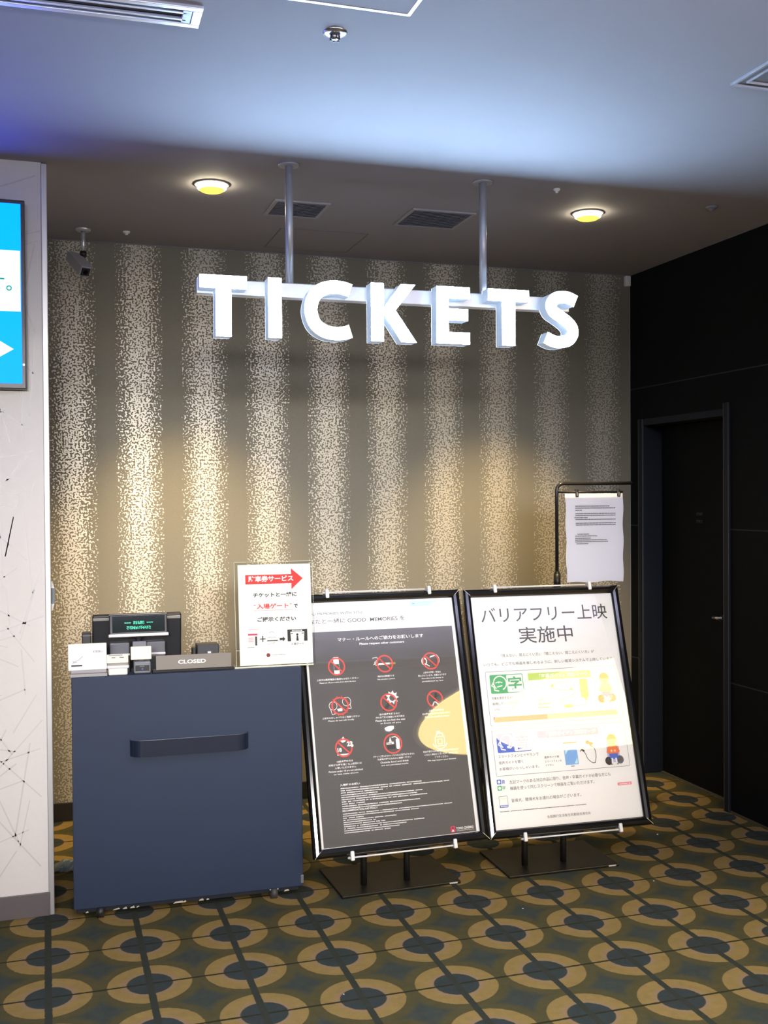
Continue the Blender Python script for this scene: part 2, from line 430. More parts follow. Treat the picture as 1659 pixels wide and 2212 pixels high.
b.box((-0.004, 0.395, 0), (0.122, 0.445, 2.035), JAMB, 0.003); b.box((-0.008, 0.425, 0), (0.0, 0.445, 2.035), JAMB, 0.002)
b.box((-0.004, -0.375, 1.997), (0.122, 0.395, 2.035), JAMB, 0.003)
JE = mat('jamb_edge', (.06, .064, .07), 0.4)
for yy in (-0.4165, -0.377): b.box((-0.0135, yy, 0), (-0.012, yy + 0.004, 2.06), JE)
for yy in (0.398, 0.440): b.box((-0.0095, yy, 0), (-0.004 if yy < .42 else -0.008, yy + 0.003, 2.034), JE)
b.build('door_frame', dr)
b = MB(); b.box((0.105, -0.375, 0.0), (0.122, 0.395, 0.006), mat('threshold_strip', (.16, .16, .15), 0.4, 0.5)); b.build('threshold', dr)

# ================================================================== ceiling fixtures
def downlight(x, y, label, grp, lens, power, col, angle, tilt, rad=0.062):
    t = thing('downlight', label, 'ceiling light', (x, y, CEIL), (0, 0, 0), grp)
    b = MB(); b.lathe([(rad + 0.012, 0), (rad + 0.012, -0.004), (rad, -0.006), (rad - 0.002, -0.003)], CEILD); b.build('trim_ring', t)
    b = MB(); b.lathe([(rad - 0.002, -0.002), (rad - 0.003, -0.018), (rad - 0.010, -0.024)], lens); b.build('lens', t)
    b = MB(); b.lathe([(rad - 0.010, -0.024), (rad - 0.020, -0.030), (0, -0.034)], GOLDGLOW if lens is WARMLENS else lens); b.build('lamp_cap', t)
    spot_light('downlight_beam', (0, 0, -0.042), power, col, angle, 0.85, 0.05, t, tilt)
    return t
downlight(0.665, 4.395, 'left of the two glowing warm downlights near the ticket sign', 'warm downlights near the sign', WARMLENS, SPOT_W, (1, .72, .32), 58, (R(26), 0, 0))
downlight(2.366, 4.365, 'right of the two glowing warm downlights near the black wall', 'warm downlights near the sign', WARMLENS, SPOT_W, (1, .72, .32), 58, (R(26), 0, 0))
for x, y, k in ((0.2, 2.0, 1.0), (1.45, 2.0, 1.0), (-0.9, -1.5, 0.3), (1.3, -1.5, 0.3), (3.58, -1.46, 0.3)):  # out of view, placed for foreground light; last one matches a poster glint
    downlight(x, y, 'unseen white downlight in the lobby ceiling', 'white lobby downlights', COOLLENS, FRONT_W * k, (1, .96, .93), 104, (0, 0, 0), 0.075 if k == 1.0 else 0.048)
# unseen spotlights added as frontal fill on counter, posters and walls
def fill_spot(x, y, target, label):
    z = CEIL - 0.16
    d = Vector(target) - Vector((x, y, z)); q = d.to_track_quat('-Z', 'Y')
    t = thing('fill_spotlight', label, 'spotlight', (x, y, CEIL), (0, 0, 0), 'added fill spotlights')
    b = MB(); b.box((-0.05, -0.05, -0.02), (0.05, 0.05, 0), WHITEM, 0.003); b.cyl((0, 0, -0.02), (0, 0, -0.12), 0.008, WHITEM); b.build('mount', t)
    e = q.to_euler()
    b = MB(); b.cyl((0, 0, 0.14), (0, 0, 0.0), 0.05, WHITEM); h = b.build('lamp_housing', t, (0, 0, -0.16), e)
    b = MB(); b.cyl((0, 0, 0.0), (0, 0, -0.003), 0.044, COOLLENS); b.build('lens', h)
    spot_light('fill_beam', (0, 0, -0.166), FILL_W, (1, .97, .945), 23, 1.0, 0.5, t, e)
UPFILL_W = 330.0  # unseen uplight, added to brighten the near part of the ceiling
t = thing('fill_uplight', 'unseen white trough of cool uplights added to brighten the ceiling', 'ceiling light', (1.2, 0.9, CEIL))
b = MB(); b.box((-3.2, -0.08, -0.40), (3.2, 0.08, -0.385), WHITEM); b.build('trough', t)
for q in (-2.4, 0.0, 2.4):
    b = MB(); b.cyl((q, 0, -0.36), (q, 0, 0), 0.005, STEEL); b.build('hanger', t)
ld = bpy.data.lights.new('fill_strip', 'AREA'); ld.shape = 'RECTANGLE'; ld.size = 6.3; ld.size_y = 0.10; ld.energy = UPFILL_W; ld.color = (.68, .72, 1.0)
lo_ = bpy.data.objects.new('fill_strip', ld); COL.objects.link(lo_); lo_.location = (0, 0, -0.378); lo_.rotation_euler = (math.pi, 0, 0); lo_.parent = t
for i, (x, tx) in enumerate(((-1.7, -0.25), (-0.9, 0.35), (-0.1, 1.0), (0.7, 1.65), (1.5, 2.3))):
    fill_spot(x, -4.0, (tx, 4.8, 1.14), 'unseen white fill spotlight added to light the counter')
# oval luminous recess of the lobby ceiling
t = thing('luminous_ceiling', 'large oval warm lit ceiling over the lobby', 'ceiling light', (5.40, -1.22, CEIL))
def oval(rx, ry, n=72, e=2.3):
    return [(math.copysign(abs(math.cos(a)) ** (2 / e), math.cos(a)) * rx, math.copysign(abs(math.sin(a)) ** (2 / e), math.sin(a)) * ry) for a in (k * 2 * math.pi / n for k in range(n))]
def plate(b, pts, z0, z1, m):
    bm = bmesh.new(); A = [bm.verts.new((x, y, z0)) for x, y in pts]; B = [bm.verts.new((x, y, z1)) for x, y in pts]; n = len(A)
    bm.faces.new(A); bm.faces.new(B)
    for k in range(n): bm.faces.new((A[k], A[(k + 1) % n], B[(k + 1) % n], B[k]))
    bmesh.ops.recalc_face_normals(bm, faces=bm.faces[:]); b._merge(bm, m)
b = MB(); plate(b, oval(1.50, 1.22), -0.03, 0, OVALM); b.build('lit_panel', t)
b = MB(); plate(b, oval(1.56, 1.28), -0.015, 0, WHITEM); b.build('rim', t)

def vent(x0, y0, x1, y1, label, n, name='ceiling_vent', fm=None, dm=None):
    t = thing(name, label, 'ceiling vent', ((x0 + x1) / 2, (y0 + y1) / 2, CEIL))
    w = (x1 - x0) / 2; h = (y1 - y0) / 2; fm = fm or mat('vent_frame', (.36, .34, .36), 0.5); dm = dm or mat('vent_inside', (.15, .14, .155), 0.7)
    b = MB(); fw = 0.016
    b.box((-w, -h, -0.008), (w, -h + fw, 0), fm, 0.002); b.box((-w, h - fw, -0.008), (w, h, 0), fm, 0.002)
    b.box((-w, -h + fw, -0.008), (-w + fw, h - fw, 0), fm, 0.002); b.box((w - fw, -h + fw, -0.008), (w, h - fw, 0), fm, 0.002); b.build('frame', t)
    b = MB(); b.box((-w + fw, -h + fw, -0.0015), (w - fw, h - fw, 0), dm); b.build('backing', t)
    b = MB(); lm = mat('vent_louvre', (.19, .18, .195), 0.6)
    for k in range(n):
        yy = -h + fw + (k + 0.5) * (2 * h - 2 * fw) / n
        b.box((-w + fw, -0.006, -0.001), (w - fw, 0.006, 0.001), lm, T=Matrix.Translation((0, yy, -0.006)) @ Matrix.Rotation(R(28), 4, 'X'))
    b.build('louvres', t); return t
vent(0.957, 4.53, 1.205, 4.785, 'smaller square louvred vent behind the left sign post', 12)
vent(1.573, 4.50, 1.876, 4.795, 'larger square louvred vent left of the right sign post', 14)
t = thing('slot_diffuser', 'long aluminium slot air diffuser at the upper left ceiling', 'ceiling vent', (-0.30, 2.885, CEIL), (0, 0, R(-1.0)))
b = MB(); b.box((-0.71, -0.060, -0.010), (0.71, -0.040, 0), ALU, 0.002); b.box((-0.71, 0.040, -0.010), (0.71, 0.060, 0), ALU, 0.002)
b.box((0.685, -0.040, -0.010), (0.71, 0.040, 0), ALU, 0.002); b.box((-0.71, -0.040, -0.010), (-0.685, 0.040, 0), ALU, 0.002); b.build('frame', t)
b = MB()
for yy in (-0.020, 0.020): b.box((-0.685, yy - 0.004, -0.009), (0.672, yy + 0.004, -0.001), ALU, 0.001)
b.box((0.660, -0.038, -0.009), (0.684, 0.038, -0.002), mat('diffuser_end', (.55, .57, .62), 0.45, 0.4), 0.002); b.build('blades', t)
b = MB(); b.box((-0.685, -0.040, -0.001), (0.685, 0.040, 0), mat('slot_black', (.01, .01, .014), 0.6)); b.build('backing', t)
def hatch(x0, y0, x1, y1, label, fm, fw, pm):
    t = thing('access_hatch', label, 'ceiling hatch', ((x0 + x1) / 2, (y0 + y1) / 2, CEIL)); w = (x1 - x0) / 2; h = (y1 - y0) / 2
    b = MB(); b.mitre(2 * w - 2 * fw, 2 * h - 2 * fw, [(0, 0), (0, -0.003), (fw, -0.003), (fw, 0)], fm, -w + fw, -h + fw)
    b.bm.transform(Matrix(((1, 0, 0, 0), (0, 0, 1, 0), (0, 1, 0, 0), (0, 0, 0, 1)))); bmesh.ops.recalc_face_normals(b.bm, faces=b.bm.faces[:]); b.build('frame', t)
    b = MB(); b.box((-w + fw, -h + fw, -0.0015), (w - fw, h - fw, 0), pm); b.build('panel', t)
hatch(0.49, 2.262, 0.942, 2.712, 'ceiling access hatch with bright thin aluminium frame', ALU, 0.010, CEILM)
hatch(1.085, 5.005, 1.520, 5.412, 'faint flush ceiling access hatch close to the striped wall', mat('hatch_line', (.20, .185, .19), 0.7), 0.004, CEILM)
t = thing('ceiling_diffuser', 'square panel diffuser with double frame at the upper right ceiling', 'ceiling vent', (2.205, 2.717, CEIL))
b = MB()
for a, c in ((0.152, 0.010), (0.118, 0.006)):
    for s1 in ((-a, -a, a, -a + c), (-a, a - c, a, a), (-a, -a + c, -a + c, a - c), (a - c, -a + c, a, a - c)): b.box((s1[0], s1[1], -0.009), (s1[2], s1[3], 0), mat('diffuser_frame', (.50, .50, .53), 0.4, 0.3), 0.001)
b.build('frame', t)
b = MB(); b.box((-0.142, -0.142, -0.003), (0.142, 0.142, 0), mat('diffuser_panel', (.17, .16, .17), 0.6)); b.build('panel', t)
t = thing('sprinkler', 'chrome ceiling sprinkler head with round escutcheon', 'sprinkler', (0.778, 2.87, CEIL))
b = MB(); b.lathe([(0.034, 0), (0.033, -0.004), (0.016, -0.008), (0.013, -0.003)], STEEL); b.build('escutcheon', t)
b = MB(); b.cyl((0, 0, 0), (0, 0, -0.008), 0.008, STEEL); b.lathe([(0.010, -0.007), (0.014, -0.011), (0.012, -0.018), (0.005, -0.021), (0, -0.021)], STEEL); b.build('head', t)
b = MB()
for k in range(6):
    a = k * math.pi / 3; b.box((-0.0015, 0.009, -0.022), (0.0015, 0.015, -0.010), DARKP, T=Matrix.Rotation(a, 4, 'Z'))
b.build('deflector', t)
def detector(x, y, r, m, label, name='ceiling_sensor'):
    b = MB(); b.lathe([(r, 0), (r, -0.004), (r * 0.8, -0.008), (r * 0.45, -0.010), (r * 0.4, -0.016), (0, -0.018)], m); o = b.build(name, loc=(x, y, CEIL)); tag(o, label, 'sensor')
detector(0.388, 5.286, 0.017, WHITEP, 'small white ceiling sensor beside the surveillance camera')
detector(2.056, 4.06, 0.014, WHITEP, 'tiny pale ceiling sensor left of the right downlight')
detector(2.849, 4.12, 0.026, GREYP, 'small dark ceiling sensor near the black wall')
b = MB(); b.box((-0.016, -0.028, -0.03), (0.016, 0, 0.03), WHITEP, 0.004); b.box((-0.010, -0.031, -0.018), (0.010, -0.028, 0.004), CREAMP, 0.001)
tag(b.build('wall_sensor', loc=(3.247, YB, 2.845)), 'small white sensor box high in the corner of the striped wall', 'sensor')
# surveillance camera
t = thing('surveillance_camera', 'grey box surveillance camera hanging from the ceiling at the upper left', 'camera', (0.188, 5.3, CEIL))
b = MB(); b.lathe([(0.036, 0), (0.036, -0.005), (0.030, -0.009), (0.012, -0.010)], ALU); b.cyl((0, 0, -0.005), (0, 0, -0.115), 0.010, ALU); b.build('mount', t)
front = Vector((0.005, -0.10, -0.222)); back = Vector((-0.055, 0.03, -0.123)); dv = (front - back)
T = Matrix.Translation((front + back) / 2) @ dv.to_track_quat('-Y', 'Z').to_matrix().to_4x4(); L = dv.length
b = MB(); b.box((-0.026, -L / 2, -0.024), (0.026, L / 2, 0.024), mat('camera_shell', (.36, .37, .40), 0.45), 0.006, T=T); b.box((-0.030, -L / 2 - 0.006, 0.024), (0.030, L / 2 - 0.02, 0.028), MATS['camera_shell'], 0.002, T=T); b.build('housing', t)
b = MB(); b.box((-0.021, -L / 2 - 0.002, -0.019), (0.021, -L / 2 + 0.001, 0.019), DARKP, 0.001, T=T)
b.cyl(T @ Vector((0, -L / 2 - 0.004, 0)), T @ Vector((0, -L / 2, 0)), 0.011, mat('lens_glass', (.004, .004, .01), 0.08, coat=0.8)); b.build('lens_window', t)
b = MB(); b.cyl((0, 0, -0.105), (0, 0, -0.130), 0.016, DARKP); b.tube([(-0.004, 0, -0.12), (-0.012, -0.012, -0.150), (-0.022, -0.035, -0.166)], 0.008, DARKP); b.build('bracket', t)

# ================================================================== the hanging sign
SY = 4.05
sg = thing('illuminated_sign', 'white glowing ticket counter sign of seven letters hanging from two steel posts', 'sign', (1.32, SY, 2.32))
ox, oz = 1.32, 2.32
b = MB(); b.box((0.549 - ox, -0.020, 0.045), (2.096 - ox, 0.020, 0.103), ALU, 0.003); b.build('rail', sg)
for px in (0.909, 1.716):
    b = MB(); b.cyl((px - ox, 0, 0.103), (px - ox, 0, CEIL - oz - 0.004), 0.0155, mat('satin_post', (.52, .52, .56), 0.35, 0.5))
    po = b.build('post', sg)
    b = MB(); b.cyl((px - ox, 0, CEIL - oz - 0.008), (px - ox, 0, CEIL - oz), 0.040, MATS['satin_post']); b.build('flange', po)
def smooth(pts, k=8):
    P = [Vector(p) for p in pts]; out = []
    for i in range(len(P) - 1):
        a = P[max(i - 1, 0)]; p = P[i]; q = P[i + 1]; d = P[min(i + 2, len(P) - 1)]
        for s_ in range(k):
            t_ = s_ / k; out.append(0.5 * ((2 * p) + (q - a) * t_ + (2 * a - 5 * p + 4 * q - d) * t_ ** 2 + (3 * p - a - 3 * q + d) * t_ ** 3))
    out.append(P[-1]); return out
def stroke(pts, wd, k=8):
    P = smooth(pts, k); A = []; B = []
    for i, p in enumerate(P):
        d = (P[min(i + 1, len(P) - 1)] - P[max(i - 1, 0)]).normalized(); n = Vector((-d.y, d.x)) * wd / 2
        A.append(p + n); B.append(p - n)
    return [tuple(v) for v in A + B[::-1]]
def tee(x0, x1): 
    c = (x0 + x1) / 2
    return [(x0, .106), (x1, .106), (x1, .058), (c + .029, .058), (c + .029, -.120), (c - .029, -.120), (c - .029, .058), (x0, .058)]
glyphs = [tee(.553, .728), [(.809, .106), (.860, .106), (.860, -.120), (.809, -.120)],
    [(x + 1.0, z - .007) for x, z in stroke([(.130, .078), (.102, .086), (.066, .0885), (.024, .080), (-.012, .052), (-.027, 0), (-.012, -.052), (.024, -.080), (.066, -.0885), (.102, -.086), (.130, -.078)], .050)],
    [(1.213, .106), (1.264, .106), (1.264, .010), (1.335, .106), (1.394, .106), (1.312, .003), (1.399, -.120), (1.336, -.120), (1.264, -.012), (1.264, -.120), (1.213, -.120)],
    [(1.483, .106), (1.624, .106), (1.624, .060), (1.534, .060), (1.534, .019), (1.617, .019), (1.617, -.027), (1.534, -.027), (1.534, -.074), (1.624, -.074), (1.624, -.120), (1.483, -.120)],
    tee(1.703, 1.883),
    [(x + 2.030, z - .006) for x, z in stroke([(.064, .077), (.030, .0905), (-.004, .0915), (-.034, .081), (-.048, .056), (-.037, .031), (-.008, .013), (.025, -.008), (.047, -.031), (.050, -.058), (.032, -.082), (-.002, -.0915), (-.035, -.0905), (-.072, -.076)], .049)]]
for gi, g in enumerate(glyphs):
    rise = gi * 0.0014
    g = [(x - ox, z + rise) for x, z in g]
    b = MB(); b.prism(g, -0.079, -0.020, LSIDE); lt = b.build('letter', sg)
    b = MB(); b.prism(g, -0.0199, -0.0190, LBACK); b.build('letter_fill_plate', lt, label='added cool fill glow behind the letter')
    b = MB(); b.prism(g, -0.080, -0.0791, LFACE); b.build('letter_face', lt, label='glowing white letter front')

# ================================================================== wall display at the left
t = thing('wall_display', 'large wall screen showing cyan and white bands with a white arrow', 'screen', (-0.67, YP, 2.367))
b = MB(); b.box((-0.610, -0.055, -0.353), (0.610, -0.006, 0.353), BEZ, 0.004); b.box((-0.4, -0.006, -0.2), (0.4, 0, 0.2), BEZ); b.build('housing', t)
b = MB(); y0 = -0.0560
b.rect(-0.595, -0.333, 0.595, 0.338, CY1, 0, y0)
b.rect(-0.595, -0.064, 0.592, 0.163, CY2, 1, y0)
b.flat([(0.30, -0.205 - 0.13), (0.30, -0.205 + 0.13), (0.566, -0.205)][::-1] if False else [(0.45, -0.275), (0.45, -0.135), (0.566, -0.205)], CY2, 1, y0)
b.rect(0.20, -0.235, 0.45, -0.175, CY2, 1, y0)
b.text('す。', 0.562, 0.012, CYT, height=0.055, align='R', lay=2, y=y0, bold=0.01)
b.build('screen', t)
b = MB(); b.cyl((0.601, -0.058, -0.262), (0.601, -0.055, -0.262), 0.004, LED); b.build('indicator', t)
# little holder on the side of the pale wall
t = thing('wall_holder', 'small white and grey holder fixed to the end of the pale wall', 'holder', (0.02, 4.36, 1.225))
b = MB(); b.prism([(0, .058), (0.004, .058), (0.012, .030), (0, .030)], -0.03, 0.03, WHITEP); b.build('holder_bracket', t)
b = MB(); b.prism([(0, -.030), (0.012, -.030), (0.004, -.058), (0, -.058)], -0.03, 0.03, WHITEP); b.build('holder_bracket', t)
b = MB(); b.box((0, -0.028, -0.029), (0.014, 0.028, 0.029), mat('blue_grey_plastic', (.17, .20, .23), 0.5), 0.002); b.build('holder_body', t)

# ================================================================== service counter
KY = 4.1875
kc = thing('service_counter', 'navy blue rolling service counter with a long front handle', 'counter', (0.531, KY, 0), (0, 0, R(-1.6)))
W2 = 0.4425
b = MB(); b.box((-W2, 0, 0.040), (W2, 0.085, 0.923), NAVY, 0.003); b.build('front_panel', kc)
b = MB(); b.box((-W2 + 0.004, 0.085, 0.045), (-W2 + 0.03, 0.46, 0.74), NAVY, 0.002); b.build('side_panel', kc)
b = MB(); b.box((W2 - 0.03, 0.085, 0.045), (W2 - 0.004, 0.46, 0.74), NAVY, 0.002); b.build('side_panel', kc)
b = MB(); b.box((-W2 + 0.004, 0.085, 0.74), (W2 - 0.004, 0.48, 0.765), NAVYD, 0.002); b.build('desk_shelf', kc)
b = MB(); b.box((-W2 + 0.03, 0.085, 0.05), (W2 - 0.03, 0.46, 0.08), NAVYD); b.build('lower_shelf', kc)
b = MB(); b.box((-W2 + 0.012, 0.034, 0.014), (W2 - 0.012, 0.40, 0.040), NAVYD, 0.002)
rnd = random.Random(3)
for x, wd in ((-0.40, .012), (-0.30, .03), (-0.262, .018), (-0.235, .02), (-0.21, .012), (-0.07, .045), (-0.03, .012), (0.03, .02), (0.06, .012), (0.37, .022)):
    z0 = 0.013; b.flat([(x, z0), (x + wd, z0 + rnd.uniform(0, .004)), (x + wd * .8, z0 + rnd.uniform(.005, .010)), (x + wd * .2, z0 + rnd.uniform(.003, .007))], CHIP, 2, 0.0338)
b.build('plinth', kc, label='dark plinth with chipped pale lower edge')
# handle: an open tray shaped grip with rounded ends
def stadium(x0, x1, d, n=8):
    r = d; pts = [(x0, 0)]
    for k in range(n + 1): a = R(180 + 90 * k / n); pts.append((x0 + r + r * math.cos(a), -d + r + r * math.sin(a) if False else r * math.sin(a)))
    for k in range(n + 1): a = R(270 + 90 * k / n); pts.append((x1 - r + r * math.cos(a), r * math.sin(a)))
    pts.append((x1, 0)); return pts
b = MB(); P = stadium(-0.230, 0.226, 0.046); Q = stadium(-0.225, 0.221, 0.041)
bm = bmesh.new()
def ringz(Pts, z): return [bm.verts.new((x, y, z)) for x, y in Pts]
o0, o1, i1, i0 = ringz(P, 0.615), ringz(P, 0.677), ringz(Q, 0.677), ringz(Q, 0.625)
for A, B in ((o0, o1), (o1, i1), (i1, i0)):
    for k in range(len(A) - 1): bm.faces.new((A[k], A[k + 1], B[k + 1], B[k]))
bm.faces.new(o0); bm.faces.new(i0)
bmesh.ops.recalc_face_normals(bm, faces=bm.faces[:]); b._merge(bm, mat('handle_plastic', (.011, .017, .036), 0.3, coat=0.3))
b.tube([(x, y + 0.0025, 0.677) for x, y in P[1:-1]], 0.0018, mat('handle_rim', (.10, .11, .13), 0.3, 0.4), 6)
b.build('handle', kc)
for i, (x, y, white) in enumerate(((-0.345, 0.012, 0), (0.325, 0.012, 1), (-0.36, 0.34, 0), (0.36, 0.34, 0))):
    b = MB(); b.cyl((x - 0.013, y, 0.021), (x + 0.013, y, 0.021), 0.021, DARKP if not white else mat('caster_rubber', (.05, .05, .05), 0.5)); b.cyl((x - 0.0145, y, 0.021), (x + 0.0145, y, 0.021), 0.010, STEEL); b.box((x - 0.018, y - 0.008, 0.034), (x + 0.018, y + 0.02, 0.042), WHITEP if white else DARKP, 0.002); b.build('caster', kc)
b = MB(); b.box((W2 - 0.010, -0.002, 0.052), (W2 + 0.002, 0.02, 0.085), mat('corner_guard', (.20, .22, .25), 0.4, 0.4), 0.002); b.build('corner_guard', kc)

KT = 0.923
# white card sign at the left edge
t = thing('card_stand', 'white card with small print in a grey stand at the left end of the counter', 'sign', (0.150, 4.235, KT), (0, 0, R(-1)))
b = MB(); b.box((-0.066, -0.030, 0), (0.072, 0.030, 0.012), mat('stand_grey', (.34, .33, .33), 0.4), 0.002); b.box((-0.062, -0.012, 0.012), (0.070, 0.012, 0.024), MATS['stand_grey'], 0.002); b.build('stand_base', t)
b = MB(); b.box((-0.071, 0.0, 0), (0.071, 0.0025, 0.098), PAPER); y0 = 0.0
b.text('お取扱い', 0.058, 0.064, GREYINK, height=0.009, align='R', lay=1, y=y0)
for i, x in enumerate((-0.012, 0.009, 0.030)): b.rect(x, 0.052, x + 0.012, 0.061, (PINKP, GREYINK, PALEINK)[i], 1, y0) if False else None
b.line([(-0.055, 0.034), (-0.035, 0.036), (-0.018, 0.052)], 0.0012, PALEINK, 1, y0)
b.rect(-0.060, 0.014, -0.020, 0.020, GREYINK, 1, y0); b.line([(-0.055, 0.028), (-0.04, 0.031)], 0.0015, GREYINK, 1, y0)
b.build('card', t, (0, -0.004, 0.024), (R(-14), 0, 0))
b = MB(); b.box((-0.071, 0.030, 0.004), (0.071, 0.0325, 0.096), CREAMP, 0.001); b.build('back_card', t, (0, -0.004, 0.024), (R(2), 0, 0))
# small open tray
t = thing('coin_tray', 'small white tray with a cream lid beside the white card', 'tray', (0.262, 4.230, KT), (0, 0, R(-1.6)))
b = MB(); b.box((-0.036, -0.022, 0), (0.036, 0.030, 0.030), WHITEP, 0.005); b.box((-0.041, -0.026, 0.026), (0.041, 0.034, 0.038), WHITEP, 0.004); b.build('tray_body', t)
b = MB(); b.box((-0.041, -0.018, 0), (0.040, 0.0, 0.034), CREAMP, 0.002); b.line([(-0.022, 0.02), (-0.01, 0.02)], 0.004, TAUPE, 1, -0.018); b.line([(0.008, 0.021), (0.022, 0.02)], 0.004, TAUPE, 1, -0.018); b.rect(-0.034, 0.028, 0.018, 0.031, GREYP, 1, -0.018); b.build('lid', t, (0, 0.022, 0.038), (R(-20), 0, 0))
# card reader
t = thing('card_reader', 'small grey card reader with a cream panel on top', 'card reader', (0.352, 4.240, KT), (0, 0, R(-1.6)))
b = MB(); b.box((-0.030, -0.020, 0), (0.034, 0.035, 0.046), GREYP, 0.006); b.box((-0.024, -0.022, 0.010), (0.028, -0.019, 0.032), DARKP, 0.002); b.rect(-0.008, 0.026, 0.010, 0.030, PALEINK, 1, -0.0222); b.cyl((0.002, -0.023, 0.018), (0.002, -0.021, 0.018), 0.004, mat('blue_button', (.06, .10, .30), 0.4)); b.build('reader_body', t)
b = MB(); b.box((-0.039, -0.016, 0), (0.040, 0.002, 0.052), CREAMP, 0.003); b.build('front_panel', t, (-0.002, 0.004, 0.050), (R(-10), 0, 0))
b = MB(); b.box((-0.012, 0.0, 0.040), (0.012, 0.014, 0.058), DARKP, 0.002); b.build('neck', t)
# closed plate
t = thing('closed_plate', 'long taupe plate with white lettering standing on the counter front', 'sign', (0.553, 4.225, KT), (0, 0, R(-1.6)))
b = MB(); b.box((-0.147, -0.004, 0.008), (0.147, 0.004, 0.064), TAUPE, 0.001); b.text('CLOSED', -0.008, 0.0285, WINK, width=0.108, height=0.0155, align='C', lay=1, y=-0.0042, bold=0.03); b.build('plate', t, (0, 0, 0), (R(-6), 0, 0))
b = MB(); b.box((-0.160, -0.012, 0), (0.150, 0.032, 0.008), BLACKM, 0.001); b.build('plate_base', t)
# acrylic notice
an = thing('acrylic_notice', 'clear acrylic holder with a white notice under a big red arrow', 'sign', (0.882, 4.215, KT), (0, 0, R(-1.6)))
SW, SH = 0.297, 0.402
b = MB(); b.box((-SW / 2 - 0.020, 0.0, 0.0), (SW / 2 + 0.003, 0.0028, SH + 0.012), ACRYL, 0.0); b.box((-SW / 2 - 0.020, -0.006, 0.0), (SW / 2 + 0.003, -0.0035, SH + 0.012), ACRYL)
EDGE = mat('acrylic_edge_shine', (.62, .65, .52), 0.3)  # pale strips paint in the bright highlights along the acrylic edges
b.box((-SW / 2 - 0.0212, -0.006, 0.0), (-SW / 2 - 0.0198, 0.0028, SH + 0.012), EDGE); b.box((-SW / 2 - 0.020, -0.006, SH + 0.012), (SW / 2 + 0.003, 0.0028, SH + 0.0132), EDGE)
b.box((-SW / 2 - 0.020, -0.0062, 0.062), (-SW / 2, -0.006, 0.0634), EDGE)
b.build('acrylic_panel', an, (0.006, 0, 0.006), (R(-7), 0, R(0)))
b = MB(); b.prism([(-SW / 2 - 0.020, 0.0), (0.10, 0.0), (0.10, 0.006), (-SW / 2 - 0.020, 0.006)], -0.010, 0.055, ACRYL); b.box((-SW / 2 - 0.022, -0.0105, 0.0), (SW / 2, -0.0095, 0.006), EDGE); b.box((-SW / 2 - 0.022, -0.010, 0.0), (-SW / 2 - 0.020, 0.055, 0.006), EDGE); b.build('acrylic_foot', an)
b = MB(); b.box((-0.003, -0.0015, 0), (0.003, -0.0005, 0.08), ACRYL); b.bm.clear(); b.box((-SW / 2, 0, 0), (SW / 2, 0.0006, SH), PAPER)
def sx(u): return -SW / 2 + u * SW
def sz(v): return v * SH
# red arrow
b.flat([(sx(.10), sz(.805)), (sx(.73), sz(.805)), (sx(.73), sz(.745)), (sx(.89), sz(.852)), (sx(.73), sz(.955)), (sx(.73), sz(.897)), (sx(.10), sz(.897))], REDP, 1)
b.text('駐車券サービス', sx(.14), sz(.825), WINK, width=SW * .62, height=SH * .062, lay=2, bold=0.035)
b.text('チケットと一緒に', sx(.20), sz(.672), INK, width=SW * .60, height=SH * .046, lay=1, bold=0.028)
b.text('“', sx(.205), sz(.587), REDP, height=SH * .014, lay=1, bold=0.02)
b.text('入場ゲート', sx(.245), sz(.555), REDP, width=SW * .435, height=SH * .052, lay=1, bold=0.028)
b.text('”', sx(.70), sz(.590), REDP, height=SH * .014, lay=1, bold=0.02)
b.text('で', sx(.755), sz(.555), INK, width=SW * .055, height=SH * .040, lay=1, bold=0.028)
b.line([(sx(.205), sz(.540)), (sx(.74), sz(.540))], 0.0009, REDP, 1)
b.text('ご提示ください', sx(.25), sz(.428), INK, width=SW * .53, height=SH * .046, lay=1, bold=0.028)
# ticket, plus, receipt, arrow, gate
b.blurb(sx(.12), sz(.350), sx(.265), 0.003, PINKP, 1, 4); b.rect(sx(.118), sz(.296), sx(.245), sz(.312), CRIM, 1)
for k in range(3): b.rect(sx(.12), sz(.268 - .018 * k), sx(.19), sz(.274 - .018 * k), PINKP, 1)
b.rect(sx(.212), sz(.195), sx(.238), sz(.285), GREYINK, 1); b.blurb(sx(.11), sz(.175), sx(.20), 0.0025, PALEINK, 1, 5)
b.rect(sx(.275), sz(.252), sx(.355), sz(.262), INK, 1); b.rect(sx(.308), sz(.228), sx(.322), sz(.288), INK, 1)
b.line([(sx(.41), sz(.318)), (sx(.44), sz(.326)), (sx(.47), sz(.318))], 0.0012, PALEINK, 1); b.rect(sx(.375), sz(.232), sx(.52), sz(.242), INK, 1); b.line([(sx(.38), sz(.20)), (sx(.48), sz(.222)), (sx(.45), sz(.196))], 0.0012, TANP, 1); b.rect(sx(.385), sz(.268), sx(.50), sz(.271), PALEINK, 1)
b.flat([(sx(.545), sz(.238)), (sx(.59), sz(.238)), (sx(.59), sz(.224)), (sx(.625), sz(.249)), (sx(.59), sz(.274)), (sx(.59), sz(.260)), (sx(.545), sz(.260))], INK, 1)
b.rect(sx(.655), sz(.318), sx(.93), sz(.340), INK, 1); b.rect(sx(.72), sz(.322), sx(.86), sz(.334), WINK, 2); b.blurb(sx(.735), sz(.324), sx(.845), 0.0032, GREYINK, 3, 6)
b.flat([(sx(.655), sz(.318)), (sx(.695), sz(.318)), (sx(.702), sz(.222)), (sx(.655), sz(.222))], INK, 1); b.flat([(sx(.888), sz(.318)), (sx(.93), sz(.318)), (sx(.93), sz(.222)), (sx(.882), sz(.222))], INK, 1)
